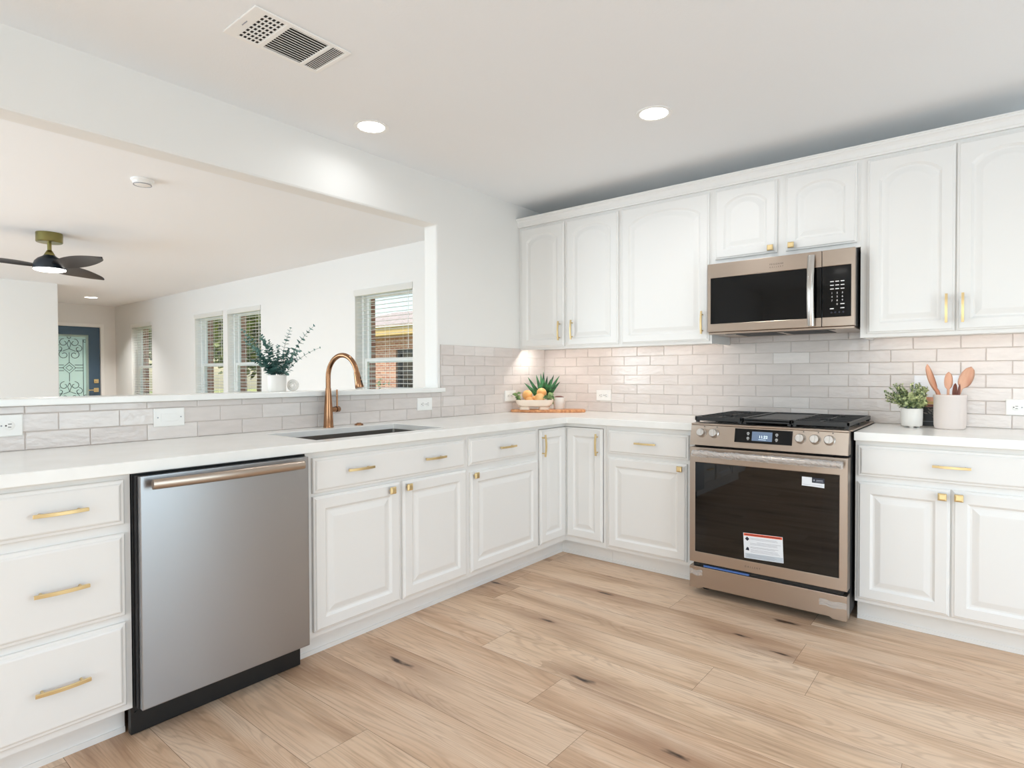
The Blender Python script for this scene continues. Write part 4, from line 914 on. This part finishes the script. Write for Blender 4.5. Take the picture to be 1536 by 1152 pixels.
def fruit(u, v, z, r, label, seed):
    rnd = random.Random(seed); bm = new(); bmesh.ops.create_uvsphere(bm, u_segments=24, v_segments=16, radius=1)
    for w in bm.verts:
        p = w.co.copy(); k = 1-.10*math.exp(-((1-p.z)/.05)); g = 1-.03*math.exp(-(p.x/.12)**2)*(1 if p.y>0 else 0); w.co = Vector((p.x*r*g,p.y*r*g,p.z*r*.95*k))
    o = obj('orange_fruit', bm, M['peach'], None, onb(u,v,z), (rnd.uniform(-.5,.5),rnd.uniform(-.5,.5),rnd.uniform(0,6)), smooth=True)
    return tag(o, label, 'fruit', 'fruit in the footed bowl')
fz = BZ+.033
fruit(-.150,.018,BZ+.104,.038,'peach-coloured fruit at the left top of the bowl pile',1)
fruit(-.045,.028,BZ+.120,.037,'topmost peach-coloured fruit of the bowl pile',2)
fruit(-.060,-.038,BZ+.084,.0375,'front right peach-coloured fruit low in the bowl, under the topmost',3)
fruit(-.134,-.037,BZ+.069,.026,'lowest front peach-coloured fruit, half hidden by the bowl rim',4)
fruit(-.094,.034,BZ+.074,.026,'peach-coloured fruit at the back of the bowl between the others',5)
def sprig(label, pts, n, L_, seed):
    rnd = random.Random(seed); t = thing('leaf_sprig', label, 'leaf sprig', pts[0], group='green leaf sprigs in the fruit bowl')
    P = [Vector(p)-Vector(pts[0]) for p in pts]; bm = new(); tube(bm, P, .0015, 6); obj('stem', bm, M['leaf_green'], t)
    bm = new()
    for i in range(n):
        s = i/(n-1)*(len(P)-1); k = min(int(s),len(P)-2); p = P[k].lerp(P[k+1], s-k); tg = (P[k+1]-P[k]).normalized(); d = (rv(rnd)+tg*.5-CAMD*.2); leaf(bm, p, d, -CAMD+Vector((0,0,.6))+rv(rnd)*.5, L_*rnd.uniform(.8,1.2), L_*.6, 5, .15)
    obj('leaves', bm, M['leaf_green'], t)
sprig('green leaf sprig at the left end of the fruit bowl', [onb(-.195,-.020,BZ+.068),onb(-.215,-.028,BZ+.088),onb(-.222,-.03,BZ+.115)], 8, .042, 4)
sprig('green leaf sprig at the right end of the fruit bowl, by the cup', [onb(-.004,-.030,BZ+.072),onb(.010,-.045,BZ+.10),onb(.018,-.05,BZ+.125)], 8, .050, 9)
t = thing('white_cup', 'small white ribbed cup on the cutting board, right of the fruit bowl', 'cup', onb(.082,.012,BZ))
bm = new(); lathe(bm, [(0,0),(.033,0),(.037,.004),(.041,.045),(.042,.047),(.0425,.085),(.041,.088),(.039,.085),(.038,.05),(.034,.01),(0,.008)], seg=32); obj('cup', bm, M['ceramic'], t, autos=35)
bm = new(); lathe(bm, [(0,.0805),(.0365,.0805),(.0375,.0905),(.02,.096),(0,.098)], seg=24); obj('contents', bm, M['wooddark'], t)
t = thing('potted_aloe', 'dark green spiky aloe behind the fruit bowl in the corner', 'plant', onb(-.030,.135,.9143))
bm = new(); lathe(bm, [(0,0),(.036,0),(.038,.004),(.045,.09),(.043,.091),(.041,.08),(0,.078)], seg=28); obj('pot', bm, M['ceramic'], t, autos=35)
bm = new(); lathe(bm, [(0,.079),(.04,.079),(.04,.083),(0,.085)], seg=20); obj('soil', bm, M['soil'], t)
bm = new(); rnd = random.Random(2)
AL = [(-.145,.155,0),(-.118,.205,.0),(-.10,.10,-.03),(-.055,.225,.0),(-.075,.14,-.04),(-.02,.235,.03),(.005,.185,-.055),(.03,.215,.0),(.055,.19,-.045),(.08,.225,.0),(.12,.215,-.01),(.105,.135,-.03),(.06,.11,-.06),(-.03,.12,-.06),(.0,.25,.01),(.125,.165,.0)]
for dx,dz,dv_ in AL:
    a = Vector((0,0,.08))+BU*dx*.12; e = Vector((0,0,.075+dz*.88))+BU*dx*1.0+BV*dv_; m_ = a.lerp(e,.5)+Vector((0,0,.012)); nn = (e-a).cross(BV if abs(dx)>.05 else BU).normalized()
    s_ = (e-a).cross(BV+Vector((0,0,.3))).normalized(); loops = []
    f_ = (e-a).normalized(); side_ = f_.cross(CAMD).normalized(); up2 = side_.cross(f_).normalized()
    for i in range(8):
        q = i/7; p = a*(1-q)**2+m_*2*q*(1-q)+e*q*q; w = .0225*(1-q)**.8+.0006; h = w*.45
        loops.append([p-side_*w+up2*h*.2, p-up2*h*.5, p+side_*w+up2*h*.2, p+up2*h*1.0])
    loft(bm, loops)
obj('leaves', bm, M['aloe'], t, autos=50)

# right counter: small-leaved plant, cookbook, crock with wooden spoons
t = thing('potted_greenery', 'small bushy green plant in a white pot right of the stove', 'plant', (2.447,-.192,.9143))
bm = new(); lathe(bm, [(0,.008),(.043,.008),(.046,.012),(.0475,.05),(.048,.095),(.0465,.097),(.044,.09),(0,.086)], seg=32); obj('pot', bm, M['ceramic'], t, autos=35)
for k in range(3):
    a = 2*PI*k/3+.6; bm = new(); lathe(bm, [(0,0),(.008,0),(.009,.0095),(0,.0095)], (.03*math.cos(a),.03*math.sin(a),0), 12); obj('foot', bm, M['ceramic'], t)
bm = new(); lathe(bm, [(0,.0865),(.043,.0865),(.043,.09),(0,.094)], seg=20); obj('soil', bm, M['soil'], t)
rnd = random.Random(21); sb = new(); lb = new()
for i in range(60):
    a = rnd.uniform(0,2*PI); el = rnd.uniform(.12,1.45); L_ = rnd.uniform(.08,.125)*(1.0 if el<.6 else 1.08)
    d = Vector((math.cos(a)*math.cos(el)*1.05, math.sin(a)*math.cos(el)*.85, math.sin(el)*.92)); p0 = Vector((math.cos(a)*.022,math.sin(a)*.022,.09))
    L_ = min(L_, max(.03,(.060-p0.x)/max(d.x,.01))); P = [p0+d*L_*s+Vector((0,0,.018*math.sin(s*2.2))) for s in (0,.25,.5,.75,1)]; tube(sb, P, .0009, 5)
    for j in range(13):
        s = .2+.8*j/12; k = min(int(s*4),3); p = P[k].lerp(P[k+1], s*4-k); e1,e2 = frame_for(d); b = rnd.uniform(0,6.28)
        for q in (0,PI): leaf(lb, p, e1*math.cos(b+q)+e2*math.sin(b+q)+d*.7, d+rv(rnd)*.5, (.0185-.008*s)*rnd.uniform(.8,1.2), .0095, 3, .05)
obj('stems', sb, M['stem'], t); obj('foliage', lb, M['boxwood'], t)
t = thing('utensil_crock', 'tall pale stoneware crock holding wooden spoons', 'crock', (2.603,-.190,.9143))
bm = new(); lathe(bm, [(0,0),(.056,0),(.062,.005),(.0655,.02),(.0665,.10),(.067,.150),(.0685,.156),(.0685,.166),(.067,.169),(.063,.168),(.0615,.15),(.060,.02),(0,.012)], seg=40); obj('crock', bm, M['stoneware'], t, autos=35)
def spoon(label, foot, head, L_head, w, thick, nrm, m, name='wooden_spoon', r=.0055, hollow=True):
    """handle from foot up to the neck, then an oval bowl towards head"""
    foot = Vector(foot); head = Vector(head); d = (head-foot).normalized(); s = d.cross(Vector(nrm)).normalized(); n = s.cross(d).normalized(); tot = (head-foot).length; bm = new(); loops = []
    for i in range(26):
        q = i/25; l = tot*q; hs = (l-(tot-L_head))/L_head
        if hs < 0: ww = r+max(0,.18+hs*.9)*0; tt = r*.85; cup = 0
        else:
            e = math.sqrt(max(0.0004, 1-(2*hs**.82-1)**2)); ww = max(w/2*e, r*(1-hs)**2, .0008); tt = max(thick*e*.6, .0008 if hs>.5 else r*.85*(1-hs)**2); cup = thick*1.1*e if hollow else 0
        c = foot+d*l
        loops.append([c-s*ww, c-s*ww*.6+n*(tt-cup), c+n*(tt-cup*1.25), c+s*ww*.6+n*(tt-cup), c+s*ww, c+s*ww*.6-n*(tt+cup*.6), c-n*(tt+cup*.8), c-s*ww*.6-n*(tt+cup*.6)])
    loft(bm, loops); return tag(obj(name, bm, m, None, smooth=True), label, 'spoon', 'wooden utensils in the stoneware crock')
KZ = .9143+.014; vc = -CAMD; kx, ky = 2.603, -.190
spoon('large round-headed wooden spoon at the right of the crock', (kx-.02,ky+.0,KZ), (kx+.083,ky-.012,1.220), .108, .070, .008, vc, M['wood'])
spoon('medium wooden spoon in the middle of the crock, bowl facing out', (kx-.008,ky-.03,KZ), (kx-.004,ky-.032,1.196), .085, .044, .007, vc, M['wood'])
spoon('tall wooden ladle at the left of the crock, seen edge on', (kx+.0,ky+.02,KZ), (kx-.093,ky+.005,1.235), .135, .048, .013, CAMR*.55-CAMD*.85, M['wood'], r=.0095)
spoon('short dark walnut spoon tip showing at the crock rim, left of its twin', (kx+.012,ky+.02,KZ), (kx+.020,ky+.022,1.140), .08, .026, .008, vc, M['wooddark'], hollow=False)
spoon('short dark walnut spoon tip showing at the crock rim, beside the large spoon', (kx+.020,ky-.034,KZ), (kx+.040,ky-.042,1.136), .07, .018, .007, vc+CAMR*.6, M['wooddark'], hollow=False)
t = thing('cookbook', 'cookbook with white top and dark food picture leaning behind plant and crock', 'book', (2.538,-.045,.9143)); lean = math.radians(-6)
t.rotation_euler = (lean,0,0)
bm = new(); box(bm, -.090,.090,-.008,.008,.001,.262,.001); obj('pages', bm, M['paper'], t)
bm = new(); box(bm, -.093,.093,-.0105,-.0082,0,.264); box(bm, -.093,.093,.0082,.0105,0,.264); box(bm, -.0955,-.0932,-.0105,.0105,0,.264); obj('cover', bm, M['paper'], t)
bm = new(); box(bm, -.093,.093,-.0112,-.0106,.0,.098); cvp = obj('dark_picture', bm, M['black'], t)
bm = new(); box(bm, -.093,.093,-.0112,-.0106,.0985,.112); obj('red_strip', bm, M['wooddark'], t)
bm = new(); box(bm, -.093,.093,-.0112,-.0106,.1125,.128); obj('yellow_strip', bm, M['fascia'], t)
bm = new(); box(bm, -.093,.093,-.0112,-.0106,.1285,.15); obj('pink_strip', bm, M['wood'], t)
bm = new(); rnd = random.Random(6)
for i in range(26):
    x, z = rnd.uniform(-.085,.085), rnd.uniform(.045,.088); leaf(bm, Vector((x,-.0114,z)), Vector((rnd.uniform(-1,1),0,rnd.uniform(-.6,.8))), Vector((0,-1,0)), .02, .008, 3, 0)
obj('printed_leaves', bm, M['greyprint'], cvp)
bm = new(); box(bm, -.06,.06,-.0115,-.0112,.022,.0235); obj('title_line', bm, M['inkgrey'], cvp)

# ------------------------------------------------------------------ outside the windows
bm = new(); box(bm, -60,20,.28,60,-.5,-.25); o = struct('ground', bm, M['lawn'])
t = thing('neighbour_house', 'brick house with pale shingle roof across the yard, seen through the blind', 'house', (-11.5,7.0,-.25))
bm = new(); cells(bm, [-2.6,1.25,2.55,9.5],[0,.95,2.15,2.53], lambda x,z: not (1.25<x<2.55 and .95<z<2.15), 0, .25, lambda u,v,w:(u,w,v)); obj('brick_wall', bm, M['brick'], t)
bm = new(); box(bm, -2.6,-2.35,.25,8,0,2.62); obj('side_wall', bm, M['brick'], t)
bm = new(); cells(bm, [1.26,1.33,1.865,1.935,2.47,2.54],[.96,1.03,1.515,1.585,2.07,2.14], lambda x,z: any(abs(x-c)<.04 for c in (1.295,1.9,2.505)) or any(abs(z-c)<.04 for c in (.995,1.55,2.105)), .06, .12, lambda u,v,w:(u,w,v)); wf = obj('window_frame', bm, M['gasket'], t)
bm = new(); box(bm, 1.3,2.5,.13,.14,1.0,2.1); obj('pane', bm, M['blackglass'], wf)
bm = new(); box(bm, -3.0,9.9,-.48,-.44,2.53,2.75); box(bm, -3.0,9.9,-.44,.24,2.535,2.57); obj('fascia', bm, M['fascia'], t)
bm = new(); prism(bm, [(-.56,2.755),(-.56,2.80),(3.6,3.78),(3.6,3.68)], 'x', -3.1, 10.0); obj('roof', bm, M['shingle'], t)
def tree(x, y, H, R, seed, label, n=900, lsz=.22, trunk=.16):
    rnd = random.Random(seed); t = thing('leafy_tree', label, 'tree', (x,y,-.25), group='trees beyond the living room windows')
    bm = new(); tube(bm, [(0,0,0),(.05,0,H*.3),(-.05,.05,H*.6),(0,0,H*.85)], [trunk,trunk*.8,trunk*.55,trunk*.2], 8)
    for k in range(6): a = k*1.05; z = H*(.35+.06*k); tube(bm, [(0,0,z),(math.cos(a)*R*.5,math.sin(a)*R*.5,z+R*.4)], [trunk*.35,trunk*.12], 6)
    obj('trunk', bm, M['bark'], t); bm = new(); cl = [(rv(rnd)*R*rnd.uniform(.25,.8), R*rnd.uniform(.3,.5)) for _ in range(16)]
    for i in range(n):
        c, r = cl[i % len(cl)]; p = Vector((0,0,H*.52))+Vector((c.x,c.y,c.z*1.15))+rv(rnd)*r*rnd.uniform(.5,1); leaf(bm, p, rv(rnd), rv(rnd), lsz*rnd.uniform(.6,1.3), lsz*.6, 2, .1)
    obj('foliage', bm, M['treeleaf'], t)
tree(-33.0,13.2,9.0,3.0,1,'broad tree on the lawn seen through the left one of the window pair', 3000,.5)
tree(-26.6,11.6,9.0,3.0,2,'taller tree seen through the right one of the window pair', 3000,.5)
tree(-38.5,9.6,7.0,2.9,5,'dense tree seen through the far window by the front door', 3000,.5)
tree(-16.5,21.5,9.5,2.6,4,'sparse tree top showing above the roof of the brick house', 700,.34)
tree(-44,26,10,4.5,6,'big distant tree at the end of the lawn', 2200,.55)
def shrub(x, y, h, label, seed, m):
    rnd = random.Random(seed); t = thing('garden_shrub', label, 'shrub', (x,y,-.25)); bm = new()
    for k in range(5): a = k*1.256; tube(bm, [(0,0,0),(math.cos(a)*h*.25,math.sin(a)*h*.25,h*.7)], .008, 5)
    obj('stems', bm, M['bark'], t); bm = new()
    for i in range(420): p = Vector((0,0,h*.58))+Vector((1,1,.8)).lerp(Vector((1,1,.8)),0)*0+Vector((rv(rnd).x*h*.45,rv(rnd).y*h*.45,rv(rnd).z*h*.42)); leaf(bm, p, rv(rnd), rv(rnd), .09, .06, 2, .1)
    obj('foliage', bm, m, t)
shrub(-10.6,6.2,1.35,'light green shrub in front of the brick house wall', 3, M['leaf_green'])
shrub(-9.5,6.3,.9,'low shrub by the brick house, right of the light green one', 5, M['leaf_green'])
# front walk light behind the door glass comes from the sky alone
